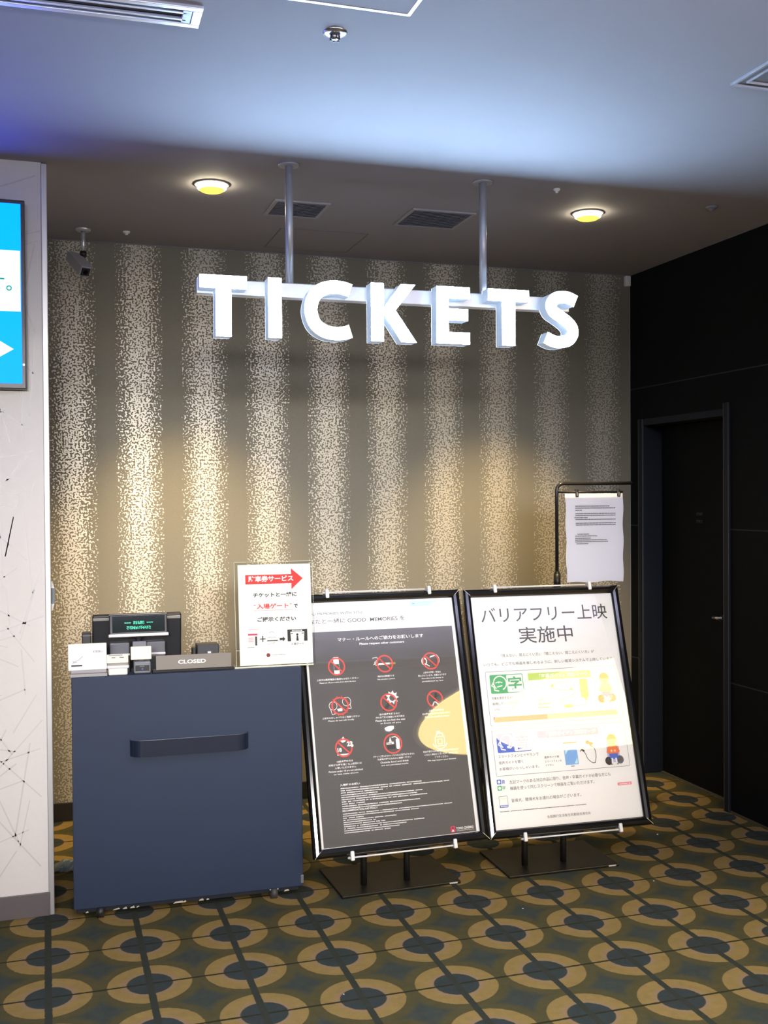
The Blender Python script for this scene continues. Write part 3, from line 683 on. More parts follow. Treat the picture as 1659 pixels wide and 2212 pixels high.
b.rect(sx(.70), sz(.296), sx(.73), sz(.304), GREYINK, 1); b.rect(sx(.85), sz(.296), sx(.88), sz(.304), GREYINK, 1)
b.disc(sx(.79), sz(.288), 0.0045, INK, 1); b.flat([(sx(.775), sz(.226)), (sx(.808), sz(.226)), (sx(.800), sz(.276)), (sx(.781), sz(.276))], INK, 1)
b.text('入場ゲート', sx(.70), sz(.182), GREYINK, width=SW * .18, lay=1, bold=0.01)
b.disc(sx(.385), sz(.095), 0.0085, DKRED, 1, n=6); b.text('TOHO CINEMAS', sx(.43), sz(.090), GREYINK, width=SW * .19, height=0.004, lay=1)
b.build('notice_sheet', an, (0.0, -0.0022, 0.008), (R(-7), 0, 0), label='white paper notice with red arrow')

# point of sale terminal on the lower desk behind the counter front
DZ = 0.765
ps = thing('cash_register', 'black cash register with a green lit customer display on the counter', 'cash register', (0.36, 4.50, DZ), (0, 0, R(-1.6)))
b = MB(); b.box((-0.10, -0.02, 0.0), (0.12, 0.13, 0.022), DARKP, 0.006); b.box((-0.02, 0.04, 0.022), (0.04, 0.075, 0.22), DARKP, 0.006); b.build('terminal_foot', ps)
b = MB(); b.box((-0.180, -0.014, -0.115), (0.178, 0.020, 0.115), DARKP, 0.006); b.box((-0.178, -0.018, 0.094), (0.174, -0.012, 0.106), mat('pale_strip', (.30, .29, .26), 0.4), 0.002); b.box((-0.182, -0.004, -0.08), (-0.178, 0.01, 0.10), STEEL); b.build('terminal_monitor', ps, (0, 0.03, 0.245), (R(8), 0, 0))
b = MB(); b.box((-0.222, -0.03, 0.0), (-0.186, 0.04, 0.292), DARKP, 0.004); b.box((-0.220, -0.032, 0.280), (-0.188, -0.030, 0.285), PALEINK); b.build('side_module', ps)
b = MB(); b.cyl((0, -0.055, 0.15), (0, -0.055, 0.29), 0.012, DARKP); b.box((-0.035, -0.085, 0.0), (0.035, -0.025, 0.15), DARKP, 0.004); b.box((-0.025, -0.072, 0.222), (0.030, -0.050, 0.256), GREYP, 0.003); b.build('display_pole', ps)
b = MB(); b.box((-0.116, -0.016, -0.040), (0.114, 0.016, 0.045), DARKP, 0.004); b.box((-0.119, -0.020, -0.046), (0.118, 0.010, -0.034), WHITEP, 0.002); b.box((-0.116, -0.014, 0.042), (0.114, 0.014, 0.047), mat('pale_strip', (.3, .29, .26)), 0.001)
b.box((-0.104, -0.0175, -0.028), (0.104, -0.0155, 0.038), VFDP); cd = b.build('customer_display', ps, (0.0, -0.055, 0.318), (R(-14), 0, 0))
b = MB()
for row, (z, chars) in enumerate(((0.010, '--- Lサロル ---'), (-0.010, 'WXUMMWUTYX'))):
    rnd = random.Random(row)
    for k in range(13):
        x = -0.056 + k * 0.0088
        if row == 1 and (k < 1 or k > 11): continue
        if row == 0 and k in (3, 9): continue
        dash = row == 0 and (k < 3 or k > 9)
        for cxp in range(4):
            for cyp in range(6):
                if (cyp in (2, 3) if dash else rnd.random() > 0.36): b.rect(x + cxp * 0.0019, z - 0.006 + cyp * 0.0021, x + cxp * 0.0019 + 0.0016, z - 0.006 + cyp * 0.0021 + 0.0018, VFD, 1, -0.0176)
b.build('display_characters', cd, label='glowing green display characters')
for x0, x1 in ((-0.115, -0.036), (0.030, 0.106)):
    b = MB(); b.box((x0, -0.065, 0.0), (x1, -0.008, 0.252), mat('printer_grey', (.16, .165, .19), 0.25, coat=0.3), 0.006); b.box((x0, -0.068, 0.200), (x1, -0.064, 0.208), WHITEP, 0.001); b.box((x0 + 0.008, -0.0675, 0.120), (x1 - 0.008, -0.0645, 0.194), DARKP, 0.002); b.build('receipt_printer', ps)
t = thing('drawer_box', 'small black box with a white tab behind the taupe plate', 'box', (0.632, 4.45, DZ), (0, 0, R(-1.6)))
b = MB(); b.box((-0.040, -0.04, 0), (0.050, 0.04, 0.232), mat('box_charcoal', (.045, .045, .05), 0.5), 0.004); b.box((-0.058, -0.03, 0), (-0.044, 0.03, 0.218), DARKP, 0.003); b.build('box_body', t)
b = MB(); b.box((0.002, -0.043, 0.196), (0.016, -0.040, 0.204), WINK); b.build('tab', t)

# ================================================================== poster stands
WHT_BR = mat('white_bracket', (.85, .85, .85), 0.35)
def poster_stand(label, px, py, pz, yaw, tilt, bx, by, byaw, posts, paint, plabel, W=0.692, H=1.002):
    t = thing('poster_stand', label, 'poster stand', (px, 4.19, 0), (0, 0, 0), 'tilted poster stands')
    # base plate
    b = MB(); b.box((-0.256, -0.17, 0), (0.256, 0.17, 0.012), BLACKM, 0.0035); bp = b.build('base_plate', t, (bx - px, by - 4.19, 0), (0, 0, R(byaw)))
    b = MB(); b.box((0.205, -0.1712, 0.004), (0.240, -0.1695, 0.0095), mat('silver_label', (.75, .75, .78), 0.35, 0.3)); b.build('maker_label', bp, label='small silver label on the plate edge')
    tn = math.tan(R(tilt))
    for x, y in posts:
        yy = y - 4.19
        b = MB(); top = 0.92; y0 = py - 4.19
        path = [(x - px, yy, 0.012), (x - px, yy, 0.10), (x - px, yy, 0.185)]
        for z in (0.24, 0.30, 0.5, top): path.append((x - px, max(yy, y0 + (z - pz) * tn + 0.046), z))
        b.tube(path, 0.0135, BLACKM, 14); b.build('post', t)
    rot = (-R(tilt), 0, R(yaw)); loc = (0, py - 4.19, pz)
    fw = 0.033
    b = MB(); b.mitre(W, H, [(-0.002, -0.003), (0.003, -0.011), (0.014, -0.0155), (0.025, -0.013), (fw, -0.004), (fw, 0.016), (-0.002, 0.016)], BLACKG, -W / 2, 0)
    fr = b.build('frame', t, loc, rot)
    b = MB(); b.box((-W / 2 - 0.02, 0.010, -0.02), (W / 2 + 0.02, 0.0155, H + 0.02), DARKP); b.build('back_board', fr)
    for sx_, sz_ in ((-1, -1), (1, -1), (1, 1), (-1, 1)):
        b = MB(); x = sx_ * (W / 2 + 0.018); z = (0 if sz_ < 0 else H) + sz_ * 0.018
        b.line([(x - sx_ * 0.013, z - sz_ * 0.013), (x + sx_ * 0.014, z + sz_ * 0.014)], 0.0014, STEEL, 0, -0.0160); b.build('corner_joint', fr)
    for zc, sg_, xs in ((-fw - 0.009, -1, (-0.222, 0.222)), (H + fw + 0.007, 1, (-0.230, 0.235))):
        b = MB(); b.cyl((xs[0] - 0.018, -0.006, zc), (xs[1] - (0.018 if sg_ > 0 else 0), -0.006, zc), 0.0035, WHT_BR, n=12)
        rod = b.build('clamp_rod', fr)
        for x in xs:
            b = MB(); b.box((x - 0.008, -0.020, zc - (0.012 if sg_ < 0 else 0.026)), (x + 0.008, -0.002, zc + (0.026 if sg_ < 0 else 0.012)), WHT_BR, 0.004); b.box((x - 0.008, -0.012, zc - 0.008), (x + 0.008, 0.022, zc + 0.008), WHT_BR, 0.003); b.build('clamp', rod)
    b = MB(); b.box((-W / 2, 0.0035, 0), (W / 2, 0.0045, H), PAPER)
    # print goes on the face y = 0.0035, coordinates u, v from the lower left corner in metres
    paint(b, -W / 2, 0.0035)
    b.build('poster', fr, label=plabel)
    b = MB(); b.box((-W / 2, -0.0005, 0.0), (W / 2, 0.0005, H), COVER)
    b.bm.clear(); b.rect(-W / 2 - 0.001, -0.001, W / 2 + 0.001, H + 0.001, COVER, 0, 0.0); b.build('cover_sheet', fr)
    return t

class Sheet:
    """print helper: shifts u to the sheet's own x and sets the depth"""
    def __init__(s, b, x0, y): s.b = b; s.x = x0; s.y = y
    def rect(s, a, c, d, e, m, lay=1): s.b.rect(s.x + a, c, s.x + d, e, m, lay, s.y)
    def flat(s, pts, m, lay=1): s.b.flat([(s.x + u, v) for u, v in pts], m, lay, s.y)
    def disc(s, u, v, r, m, lay=1, rz=None, n=28): s.b.disc(s.x + u, v, r, m, lay, s.y, rz, n)
    def ring(s, u, v, r, wd, m, lay=1, a0=0, a1=360, rz=None, n=36): s.b.ring(s.x + u, v, r, wd, m, lay, s.y, a0, a1, n, rz)
    def line(s, pts, wd, m, lay=1, closed=False): s.b.line([(s.x + u, v) for u, v in pts], wd, m, lay, s.y, closed)
    def curve(s, pts, wd, m, lay=1): s.line([tuple(p) for p in smooth(pts, 5)], wd, m, lay)
    def text(s, tx, u, v, m, **k): s.b.text(tx, s.x + u, v, m, y=s.y, **k)
    def rr(s, a, c, d, e, rad, wd, m, lay=1):
        pts = []
        for cx, cz, an_ in ((d - rad, e - rad, 0), (a + rad, e - rad, 90), (a + rad, c + rad, 180), (d - rad, c + rad, 270)):
            for k in range(5): q = R(an_ + 90 * k / 4); pts.append((cx + rad * math.cos(q), cz + rad * math.sin(q)))
        if wd is None: s.flat(pts, m, lay)
        else: s.line(pts, wd, m, lay, True)
    def blurb(s, u0, v, u1, h, m, lay=2, seed=0):
        rnd = random.Random(seed); x = u0
        while x < u1:
            wd = h * rnd.uniform(0.6, 1.0)
            if rnd.random() > 0.05: s.rect(x, v + h * rnd.uniform(0, .2), min(x + wd, u1), v + h * rnd.uniform(.8, 1.0), m, lay)
            x += wd + h * 0.22

def manners(b, x0, y):
    s = Sheet(b, x0, y)
    s.rect(0.012, 0.004, 0.674, 0.874, CHAR, 1)
    s.text('GOOD MEMORIES WITH YOU', 0.0, 0.946, GREYINK, width=0.268, height=0.011, lay=1)
    s.text('あなたと一緒に GOOD  MEMORIES を', -0.012 + 0.015, 0.909, GREYINK, width=0.455, height=0.021, lay=1, bold=0.008)
    s.flat([(0.488, 0.966), (0.575, 0.968), (0.62, 0.990), (0.488, 0.990)], CYANP, 1); s.rect(0.500, 0.977, 0.512, 0.982, LBLUE, 2); s.line([(0.03, 0.962), (0.60, 0.962)], 0.0006, PALEINK, 1)
    s.text('マナー・ルールへのご協力をお願いします', 0.147, 0.829, WINK, width=0.388, height=0.017, lay=2, bold=0.025)
    s.text('Please respect other customers', 0.242, 0.808, WINK, width=0.202, height=0.012, lay=2, bold=0.03)
    cx = (0.132, 0.346, 0.556); cz = (0.725, 0.561, 0.390)
    def sign(u, v, ra=True):
        s.ring(u, v, 0.0345, 0.0065, REDI, 4)
        s.line([(u - 0.0245, v + 0.0245), (u + 0.0245, v - 0.0245)], 0.006, REDI, 4)
    def cap(u, v, rows, wds, seed):
        for i, (tx, wd) in enumerate(zip(rows, wds)):
            asc = tx.isascii()
            s.text(tx, u, v - i * 0.0125, WINK, width=wd, height=0.0085 if not asc else 0.0075, align='C', lay=2, bold=0.02)
    # phone
    u, v = cx[0], cz[0]; s.rr(u - .012, v - .036, u + .012, v + .040, .004, None, WINK, 2); s.rect(u - .011, v - .016, u + .011, v + .010, CHAR, 3); sign(u, v)
    cap(u, 0.668, ('上映中は携帯電話の電源をお切りください', 'Please turn off your mobile phone during the show'), (.182, .158), 1)
    # cigarette
    u, v = cx[1], cz[0]; s.rect(u - .028, v - .004, u + .048, v + .004, WINK, 2); s.rect(u + .022, v - .004, u + .048, v + .004, TANP, 3); s.curve([(u - .052, v + .026), (u - .034, v + .028), (u - .03, v + .018), (u - .044, v + .008), (u - .04, v - .004), (u - .028, v - .003)], .0042, WINK, 2); s.line([(u - .03, v + .012), (u - .05, v - .002)], .003, WINK, 2); sign(u, v)
    cap(u, 0.668, ('場内は禁煙です', 'No smoking please'), (.076, .078), 2)
    # video camera
    u, v = cx[2], cz[0]; s.disc(u - .030, v + .0, .013, WINK, 2, .017); s.disc(u - .029, v, .007, CHAR, 3, .010); s.flat([(u - .004, v + .014), (u + .022, v + .020), (u + .024, v + .026), (u + .002, v + .022)], WINK, 2); s.line([(u - .02, v - .014), (u - .008, v - .022)], .004, WINK, 2); s.ring(u + .014, v + .004, .026, .002, WINK, 3, -60, 70); sign(u, v)
    cap(u, 0.672, ('上映中の撮影・録音は', '禁止されています。犯罪となります', 'Recording in the theater is', 'prohibited by law'), (.082, .130, .100, .098), 3)
    # talking heads
    u, v = cx[0], cz[1]
    for k in range(24):
        a = k * math.pi / 12; rr = 0.034
        if k % 2: s.line([(u + rr * math.cos(a), v + rr * math.sin(a)), (u + .041 * math.cos(a), v + .041 * math.sin(a))], .003, REDI, 3)
    s.ring(u - .030, v + .002, .017, .0024, WINK, 2); s.ring(u + .030, v + .016, .018, .0024, WINK, 2)
    s.line([(u - .042, v - .012), (u - .036, v - .034), (u - .018, v - .030)], .0024, WINK, 3); s.line([(u + .044, v + .004), (u + .048, v - .012), (u + .036, v - .014)], .0024, WINK, 3); s.flat([(u - .014, v - .012), (u + .010, v - .008), (u + .008, v - .022), (u - .010, v - .022)], WINK, 3); sign(u, v)
    cap(u, 0.510, ('上映中のおしゃべりはご遠慮ください', 'Please do not talk loudly'), (.162, .112), 4)
    # kicking seat
    u, v = cx[1], cz[1]; pts = []
    for k in range(18):
        a = k * 2 * math.pi / 18; r0 = .030 if k % 2 == 0 else .019; pts.append((u + .018 + r0 * math.cos(a), v + .020 + r0 * math.sin(a)))
    s.flat(pts, WINK, 2); s.disc(u + .018, v + .018, .013, CHAR, 3); s.flat([(u - .03, v - .034), (u - .012, v - .008), (u + .004, v - .012), (u - .014, v - .036)], GREYINK, 3); s.line([(u - .012, v + .014), (u - .002, v - .01)], .006, GREYINK, 3); sign(u, v)
    cap(u, 0.509, ('前の座席を蹴るなど', '他のお客様の迷惑になる行為は', 'Please do not kick the seat', 'in front of you'), (.092, .128, .132, .090), 5)
    # running child
    u, v = cx[2], cz[1]; s.disc(u + .006, v + .020, .007, GREYINK, 2); s.line([(u + .004, v + .012), (u - .004, v - .010)], .009, GREYINK, 2); s.line([(u - .004, v - .010), (u - .014, v - .028)], .005, WINK, 2); s.line([(u - .002, v - .010), (u + .012, v - .022)], .005, WINK, 2); s.line([(u + .004, v + .010), (u + .018, v + .014)], .004, GREYINK, 2); sign(u, v)
    cap(u, 0.509, ('上映中の移動は', '前の席の方の妨げにご注意ください', 'Please be careful of others'), (.070, .130, .110), 6)
    # under 18, 23 o'clock
    u, v = cx[0], cz[2]; s.text('18', u - .028, v - .016, WINK, height=.017, lay=3, bold=0.05); s.text('23', u + .014, v + .004, WINK, height=.020, lay=5, bold=0.05); s.flat([(u - .014, v + .030), (u + .002, v + .046), (u + .012, v + .026), (u - .004, v + .020)], WINK, 2); s.rect(u - .030, v - .030, u + .022, v - .024, WINK, 2); s.disc(u + .036, v + .006, .006, WINK, 5); sign(u, v)
    cap(u, 0.332, ('18歳未満の方は', '終映が23時を過ぎる上映回には', '入場いただけません', 'Persons under 18 are not admitted', 'to late night shows'), (.070, .142, .092, .145, .105), 7)
    # food and bag
    u, v = cx[1], cz[2]; s.ring(u, v, .0385, .006, REDI, 4); s.flat([(u - .028, v - .004), (u + .004, v - .002), (u + .004, v + .008), (u - .028, v + .006)], WINK, 3); s.rect(u - .026, v - .022, u + .010, v - .004, GREYINK, 3); s.flat([(u - .016, v + .008), (u - .004, v + .008), (u - .010, v + .030)], WINK, 3); s.rr(u + .014, v - .024, u + .030, v + .020, .006, None, WINK, 3); s.line([(u - .002, v + .026), (u + .012, v + .028), (u + .022, v + .022)], .004, WINK, 3); s.text('Food', u - .024, v - .002, CHAR, height=.007, lay=5, bold=0.02)
    cap(u, 0.338, ('チケットご購入後のキャンセルおよび変更は承れません', '飲食物の持ち込みはご遠慮ください', 'Outside food and drink', 'are not permitted inside'), (.182, .150, .125, .118), 8)
    # luggage
    u, v = cx[2], cz[2]; s.ring(u, v - .004, .034, .003, WINK, 3, 200, 340); s.rr(u - .020, v - .026, u + .022, v + .012, .004, .003, WINK, 3); s.rr(u - .008, v - .018, u + .010, v + .002, .003, .003, WINK, 3); s.line([(u - .014, v + .014), (u - .010, v + .026), (u + .014, v + .026), (u + .018, v + .014)], .004, WINK, 3); s.rect(u - .010, v + .030, u + .006, v + .036, WINK, 3)
    cap(u, 0.340, ('安全確認のためお荷物の中身を拝見させて', 'いただく場合がございます。あらかじめ', 'ご了承ください', 'We may inspect your baggage'), (.160, .150, .060, .130), 9)
    # small print
    s.line([(.084, .040), (.592, .046), (.592, .258), (.084, .256)], .0006, PALEINK, 2, True)
    s.text('入場時のお願い', .101, .238, WINK, width=.086, height=.009, lay=2, bold=0.03)
    ends = (.455, .580, .30, .26, .455, .43, .475, .20, .44, .36)
    for i, e in enumerate(ends): s.blurb(.103, .226 - i * .0088, e, .0048, WINK, 2, 20 + i)
    s.text('RECOMMENDATION AND POLICY', .103, .137, WINK, width=.150, height=.007, lay=2, bold=0.03)
    ends = (.58, .43, .19, .33, .24, .28, .45, .37, .34, .30)
    for i, e in enumerate(ends): s.blurb(.103, .126 - i * .0082, e, .0042, WINK, 2, 50 + i)
    s.rr(.560, .010, .580, .034, .003, None, CRIM, 2); s.disc(.570, .026, .005, CHAR, 3); s.flat([(.564, .012), (.570, .022), (.576, .012)], WINK, 3)
    s.text('TOHO CINEMAS', .585, .018, WINK, width=.078, height=.010, lay=2, bold=0.03); s.rect(.585, .013, .663, .0142, WINK, 2)

def person_seated(s, u, v, shirt, hair, tilt=0):
    s.rr(u - .030, v - .060, u + .030, v + .050, .014, None, LILAC, 2)
    s.disc(u - .026, v - .052, .018, GREYINK, 2); s.disc(u + .028, v - .050, .018, PALEINK, 2)
    s.disc(u, v + .040, .023, hair, 3); s.disc(u, v + .034, .020, SKINP, 4); s.flat([(u - .020, v + .040), (u + .020, v + .040), (u + .014, v + .058), (u - .012, v + .058)], hair, 5)
    s.line([(u - .010, v + .034), (u - .005, v + .036)], .0016, HAIRP, 6); s.line([(u + .005, v + .036), (u + .010, v + .034)], .0016, HAIRP, 6); s.disc(u, v + .024, .004, ORANGEP, 6, .0025)
    s.flat([(u - .022, v + .014), (u + .022, v + .014), (u + .026, v - .022), (u - .026, v - .022)], shirt, 4)
    s.line([(u - .020, v + .006), (u - .028, v - .014), (u - .010, v - .010)], .008, shirt, 5); s.line([(u + .020, v + .006), (u + .028, v - .014), (u + .010, v - .010)], .008, shirt, 5)
    s.disc(u - .008, v - .010, .005, SKINP, 6); s.disc(u + .008, v - .010, .005, SKINP, 6)
    s.flat([(u - .022, v - .022), (u + .022, v - .022), (u + .018, v - .046), (u - .018, v - .046)], BLUEP, 5)
    s.line([(u - .009, v - .044), (u - .011, v - .064)], .008, WINK, 6); s.line([(u + .009, v - .044), (u + .011, v - .064)], .008, WINK, 6); s.line([(u - .011, v - .066), (u - .016, v - .068)], .006, HAIRP, 6); s.line([(u + .011, v - .066), (u + .016, v - .068)], .006, HAIRP, 6)

def barrier(b, x0, y):
    s = Sheet(b, x0, y)
    s.text('バリアフリー上映', 0.042, 0.884, GREYINK, width=0.616, height=0.070, lay=1, bold=0.004)
    s.text('実施中', 0.212, 0.787, GREYINK, width=0.262, height=0.074, lay=1, bold=0.004)
    s.text('「見えない、見えにくい方」「聞こえない、聞こえにくい方」が', 0.115, 0.730, GREYINK, width=0.452, height=0.014, lay=1)
    s.text('いつでも、どこでも映画を楽しめるように、新しい鑑賞システムで上映しています。', 0.029, 0.693, GREYINK, width=0.632, height=0.014, lay=1)
    for k, (z0, z1, main) in enumerate(((0.434, 0.668, GREENP), (0.222, 0.414, BLUEP))):
        s.rr(0.032, z0, 0.664, z1, .006, .0016, PALEINK, 1)
        top = z1 - 0.014; bot = top - 0.082
        s.rr(0.050, bot, 0.206, top, .006, None, main, 2); s.rr(0.128, bot + .003, 0.203, top - .003, .005, None, PAPER, 3)
        cx_, cz_ = 0.090, (top + bot) / 2
        s.ring(cx_ + .006, cz_ + .004, .030, .0055, WINK, 3, -70, 230); s.line([(cx_ - .022, cz_ + .012), (cx_ - .034, cz_ - .006), (cx_ - .024, cz_ - .012), (cx_ - .022, cz_ - .026), (cx_ - .004, cz_ - .030)], .0055, WINK, 3)
        if k == 0:
            s.line([(cx_ - .014, cz_ + .006), (cx_, cz_ + .010), (cx_ + .016, cz_ + .006)], .004, WINK, 3); s.line([(cx_ - .008, cz_ - .012), (cx_ + .014, cz_ - .008)], .005, WINK, 3); s.disc(cx_, cz_ + .006, .003, WINK, 3)
        else:
            s.line([(cx_ - .012, cz_ + .006), (cx_ + .000, cz_ + .002)], .004, WINK, 3); s.line([(cx_ + .024, cz_ + .022), (cx_ + .018, cz_ - .018)], .004, WINK, 3); s.disc(cx_ + .012, cz_ - .018, .008, WINK, 3, .006); s.line([(cx_ + .024, cz_ + .022), (cx_ + .034, cz_ + .004)], .005, WINK, 3)
        s.text('字' if k == 0 else '音', 0.166, bot + .010, main, height=.062, width=.064, align='C', lay=4, bold=0.022)
        s.rect(0.240, z1 - 0.046, 0.534, z1 - 0.015, LGREEN if k == 0 else BLUEP, 2)
        for q in range(6): s.rect(0.222 + q * .003, z1 - 0.046, 0.225 + q * .003, z1 - 0.015, LILAC if k else LGREEN, 2) if q > 2 else None
        s.text('「字幕ガイド」対応マーク' if k == 0 else '「音声ガイド」対応マーク', 0.285, z1 - 0.039, WINK, width=.236, height=.019, lay=3, bold=0.025)
    s.text('字幕を表示するメガネの方を', .050, .546, GREYINK, width=.150, height=.012, lay=1); s.text('装用している鑑賞者が', .050, .522, GREYINK, width=.130, height=.012, lay=1); s.text('いらっしゃいます。', .058, .498, GREYINK, width=.105, height=.012, lay=1)
    s.text('字幕ガイド用', .262, .528, GREYINK, width=.064, height=.010, lay=1); s.blurb(.262, .512, .322, .008, PALEINK, 1, 91); s.blurb(.262, .496, .318, .008, PALEINK, 1, 92)
    # glasses with cable and controller
    s.curve([(.335, .592), (.37, .606), (.41, .606), (.432, .596)], .002, HAIRP, 2); s.curve([(.335, .586), (.36, .576), (.40, .570), (.432, .572)], .002, HAIRP, 2); s.flat([(.330, .590), (.346, .602), (.348, .584)], HAIRP, 3); s.flat([(.418, .572), (.436, .580), (.436, .568)], HAIRP, 3)
    s.curve([(.436, .572), (.440, .555), (.420, .540), (.385, .532), (.372, .516), (.392, .500)], .0018, PALEINK, 2); s.rr(.388, .492, .428, .506, .005, None, TANP, 3); s.curve([(.428, .498), (.465, .500), (.492, .504), (.496, .524)], .0018, PALEINK, 2); s.rr(.474, .532, .512, .616, .008, None, TANP, 3); s.flat([(.486, .532), (.504, .532), (.497, .516)], TANP, 3)
    person_seated(s, .598, .575, SKINP, HAIRP)
    s.curve([(.560, .600), (.545, .612), (.538, .622)], .002, PALEINK, 2); s.rect(.578, .612, .618, .619, HAIRP, 7)
    # red ribbon band
    s.rect(.048, .448, .640, .471, CRIM, 2); s.rect(.30, .448, .640, .471, PINKP, 3)
    # second box
    s.text('スマートフォンとイヤホンで', .049, .296, GREYINK, width=.188, height=.013, lay=1); s.text('音声ガイドを聴く', .049, .270, GREYINK, width=.112, height=.013, lay=1); s.text('お客様がいらっしゃいます。', .049, .244, GREYINK, width=.184, height=.013, lay=1)
    s.text('音声ガイド用', .262, .280, GREYINK, width=.068, height=.010, lay=1, bold=0.01); s.text('スマートフォン＆', .262, .263, GREYINK, width=.078, height=.009, lay=1); s.text('イヤホン', .262, .247, GREYINK, width=.040, height=.009, lay=1)
    s.rect(.358, .246, .420, .343, LBLUE, 2); s.rect(.358, .338, .420, .343, GREYINK, 3); s.flat([(.362, .32), (.362, .29), (.400, .336), (.380, .336)], CYANP, 3); s.flat([(.40, .25), (.416, .25), (.416, .275)], CYANP, 3); s.rect(.382, .238, .398, .241, PALEINK, 2)
    s.curve([(.482, .326), (.502, .31), (.508, .28), (.500, .248)], .0026, GREYINK, 2); s.curve([(.446, .304), (.458, .288), (.466, .266), (.486, .248), (.500, .248)], .0026, GREYINK, 2); s.disc(.474, .336, .010, INK, 3, .008); s.disc(.490, .330, .010, INK, 3, .007); s.line([(.484, .326), (.492, .316)], .006, INK, 3); s.line([(.442, .308), (.452, .300)], .008, INK, 3); s.line([(.434, .300), (.442, .306)], .003, PALEINK, 3)
    person_seated(s, .592, .302, ORANGEP, HAIRP)
    # notes
    s.rr(.030, .188, .050, .208, .002, None, BLUEP, 2); s.text('音', .052, .190, BLUEP, height=.016, lay=2, bold=0.02); s.disc(.040, .198, .006, WINK, 3)
    s.rr(.030, .162, .050, .182, .002, None, GREENP, 2); s.text('字', .052, .164, GREENP, height=.016, lay=2, bold=0.02); s.disc(.040, .172, .006, WINK, 3)
    s.text('左記マークのある対応作品に限り、音声・字幕ガイドが必要な方にも', .087, .186, GREYINK, width=.477, height=.015, lay=1)
    s.text('機器を使って同じスクリーンで映画をご覧いただけます。', .087, .160, GREYINK, width=.395, height=.015, lay=1)
    s.rr(.032, .092, .070, .138, .003, .0014, PALEINK, 1); s.line([(.036, .134), (.052, .126), (.066, .130)], .0012, LGREEN, 1); s.rect(.032, .092, .070, .101, BLUEP, 2); s.blurb(.036, .094, .068, .005, WINK, 3, 77)
    s.text('盲導犬、聴導犬をお連れの場合がございます。', .087, .110, GREYINK, width=.325, height=.015, lay=1)
    s.blurb(.030, .073, .431, .0042, PALEINK, 1, 78)
    s.text('全国興行生活衛生同業組合連合会', .241, .032, GREYINK, width=.204, height=.012, lay=1)
    s.rect(.592, .142, .660, .154, PINKP, 2); s.blurb(.600, .145, .652, .005, WINK, 3, 79)

poster_stand('black poster stand holding a charcoal manners poster of red prohibition signs', 1.378, 4.120, 0.197, 1.28, 17.1, 1.363, 4.262, 1.6,
             [(1.231, 4.188), (1.415, 4.182)], manners, 'charcoal poster of nine red and white rule icons', 0.690, 1.001)
poster_stand('black poster stand holding a white poster with large grey heading', 2.142, 4.120, 0.190, -2.2, 17.26, 2.093, 4.246, -1.0,
             [(1.954, 4.190), (2.133, 4.180)], barrier, 'white poster with grey headings and two boxed marks', 0.694, 1.004)

# ================================================================== pole stand with a hanging sheet
PY = 4.60; k = PY / 4.75
def pz(z): return 1.6 + (z - 1.6) * k
px = 2.397 * k
t = thing('paper_stand', 'slim black pole stand with a horizontal arm and a clipped white sheet', 'sign stand', (px, PY, 0))
b = MB(); b.lathe([(0.12, 0), (0.12, 0.008), (0.112, 0.012), (0.02, 0.014), (0.02, 0.03), (0, 0.03)], BLACKM); b.build('base', t)
b = MB(); b.cyl((0, 0, 0.014), (0, 0, pz(1.15)), 0.011, BLACKM); b.build('lower_pole', t)
b = MB(); b.cyl((0, 0, pz(1.14)), (0, 0, pz(1.218)), 0.0165, BLACKM); b.cyl((0, 0, pz(1.216)), (0, 0, pz(1.226)), 0.013, BLACKM); b.build('collar', t)
arc = [(0, 0, pz(1.20)), (0, 0, pz(1.62))]
for q in range(1, 7):
    a = R(90 * q / 6); arc.append((0.036 * (1 - math.cos(a)), 0, pz(1.625) + 0.033 * math.sin(a)))
arc += [(0.2, 0, pz(1.625) + 0.033), (2.815 * k - px, 0, pz(1.627) + 0.033)]
b = MB(); b.tube(arc, 0.0085, mat('satin_black_rod', (.030, .029, .030), 0.25, 0.5), 12); b.build('arm', t)
b = MB(); b.tube([(0.005, 0, pz(1.617)), (2.763 * k - px, 0, pz(1.617))], 0.0045, BLACKM, 8); b.build('hanging_rod', t)
for cxp in (2.506, 2.738):
    x = cxp * k - px
    b = MB(); b.box((x - 0.009, -0.008, pz(1.592)), (x + 0.009, 0.006, pz(1.632)), DARKP, 0.004); b.box((x - 0.003, -0.010, pz(1.598)), (x + 0.002, -0.008, pz(1.616)), mat('clip_steel', (.7, .7, .7), 0.3, 0.8)); b.build('clip', t)
# the sheet in its clear sleeve, slightly wavy
x0 = 2.441 * k - px; x1 = 2.762 * k - px; z1 = pz(1.610); z0 = pz(1.172)
def wavy(u, v): return -0.004 - 0.012 * (1 - v) + 0.0012 * math.sin(v * 7.0 + u * 2) * (1 - v) + 0.003 * math.sin(u * 5 + 1) * (1 - v)
SHM = mat('copy_paper', (.80, .80, .86), 0.55)
def grid(b, m, off, n=14, mm=20, edge=True):
    bm = bmesh.new(); G = [[None] * (mm + 1) for _ in range(n + 1)]
    for i in range(n + 1):
        for j in range(mm + 1):
            u = i / n; v = j / mm; e = 0.0025 * math.sin(v * 17) if i in (0, n) else 0
            G[i][j] = bm.verts.new((x0 + (x1 - x0) * (u * (0.97 + 0.03 * v) + 0.01 * (1 - v)) + e, wavy(u, v) + off, z0 + (z1 - z0) * v + (0.003 * math.sin(u * 11) if j == 0 else 0)))
    for i in range(n):
        for j in range(mm): bm.faces.new((G[i][j], G[i + 1][j], G[i + 1][j + 1], G[i][j + 1]))
    b._merge(bm, m, smooth=True)
b = MB(); grid(b, SHM, 0.0)
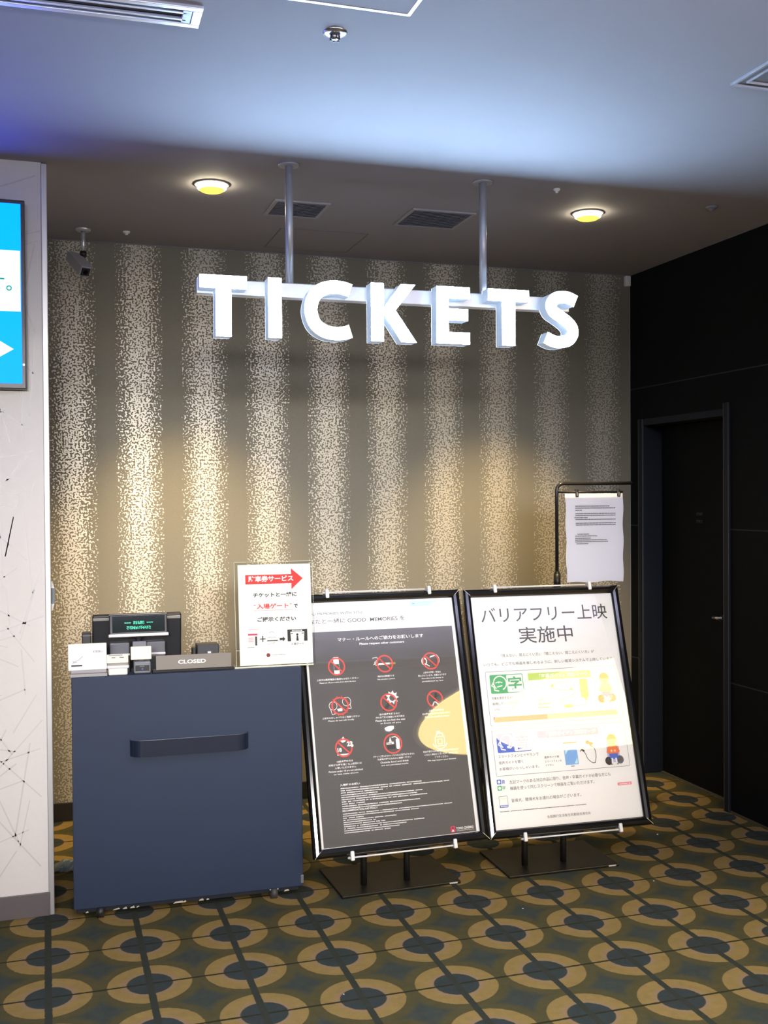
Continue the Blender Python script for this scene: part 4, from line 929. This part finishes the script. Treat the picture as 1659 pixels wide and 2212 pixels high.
def ln(u0, u1, v, seed):
    rnd = random.Random(seed); u = u0
    while u < u1:
        wd = rnd.uniform(.012, .022); uu = min(u + wd, u1)
        bm = bmesh.new()
        q = [bm.verts.new((x0 + (x1 - x0) * a, wavy(a, c) - 0.0012, z0 + (z1 - z0) * c)) for a, c in ((u, v), (uu, v), (uu, v + .010), (u, v + .010))]
        bm.faces.new(q); b._merge(bm, PALEINK); u = uu + .006
for i, (a, c, v) in enumerate(((.17, .76, .852), (.17, .86, .830), (.17, .28, .806), (.17, .86, .768), (.17, .86, .747), (.15, .38, .722), (.17, .86, .702), (.17, .86, .660), (.17, .86, .640), (.20, .40, .536), (.16, .53, .515), (.16, .42, .490), (.16, .70, .470), (.16, .72, .450), (.18, .38, .428))): ln(a, c, v, 300 + i)
b.build('paper_sheet', t, label='white printed sheet')
b = MB(); grid(b, glass_mat('clear_sleeve', (.97, .97, .98), 1.45, 0.12, 1.6), -0.004); b.build('clear_sleeve', t)

# ================================================================== small litter on the carpet
SCRAP = mat('white_scrap', (.80, .80, .78), 0.7)
def scrap(x, y, r, label, seed):
    rnd = random.Random(seed); bm = bmesh.new(); bmesh.ops.create_icosphere(bm, subdivisions=1, radius=r)
    for v in bm.verts: v.co *= rnd.uniform(0.6, 1.2); v.co.z = v.co.z * 0.5 + r * 0.5
    zmin = min(v.co.z for v in bm.verts)
    for v in bm.verts: v.co.z -= zmin
    b = MB(); b._merge(bm, SCRAP); tag(b.build('paper_crumb', loc=(x, y, 0)), label, 'litter', 'white crumbs on the carpet')
scrap(2.734, 4.395, 0.0055, 'white crumb on the carpet right of the white poster stand', 1)
scrap(2.387, 3.866, 0.0040, 'white crumb on the carpet in front of the right base plate', 2)
scrap(2.770, 4.72, 0.0040, 'white crumb on the carpet nearest the black door', 3)
scrap(0.900, 3.30, 0.0035, 'white crumb on the carpet at the bottom of the photo', 4)
scrap(1.75, 3.77, 0.0030, 'white crumb on a carpet ring in front of the stands', 5)
# crumpled clear plastic lying by the counter
b = MB(); bm = bmesh.new(); rnd = random.Random(11); n, m_ = 10, 8; G = []
for i in range(n + 1):
    G.append([bm.verts.new((-0.07 + 0.14 * i / n + rnd.uniform(-.004, .004), -0.05 + 0.10 * j / m_, 0.002 + 0.035 * max(0, math.sin(math.pi * i / n)) * max(0, math.sin(math.pi * j / m_)) + rnd.uniform(0, .012))) for j in range(m_ + 1)])
for i in range(n):
    for j in range(m_): bm.faces.new((G[i][j], G[i + 1][j], G[i + 1][j + 1], G[i][j + 1]))
b._merge(bm, mat('crumpled_plastic', (.12, .16, .20), 0.15, 0.2, coat=0.6))
tag(b.build('plastic_wrap', loc=(0.075, 4.80, 0)), 'crumpled bluish plastic wrap on the floor behind the counter', 'wrap')
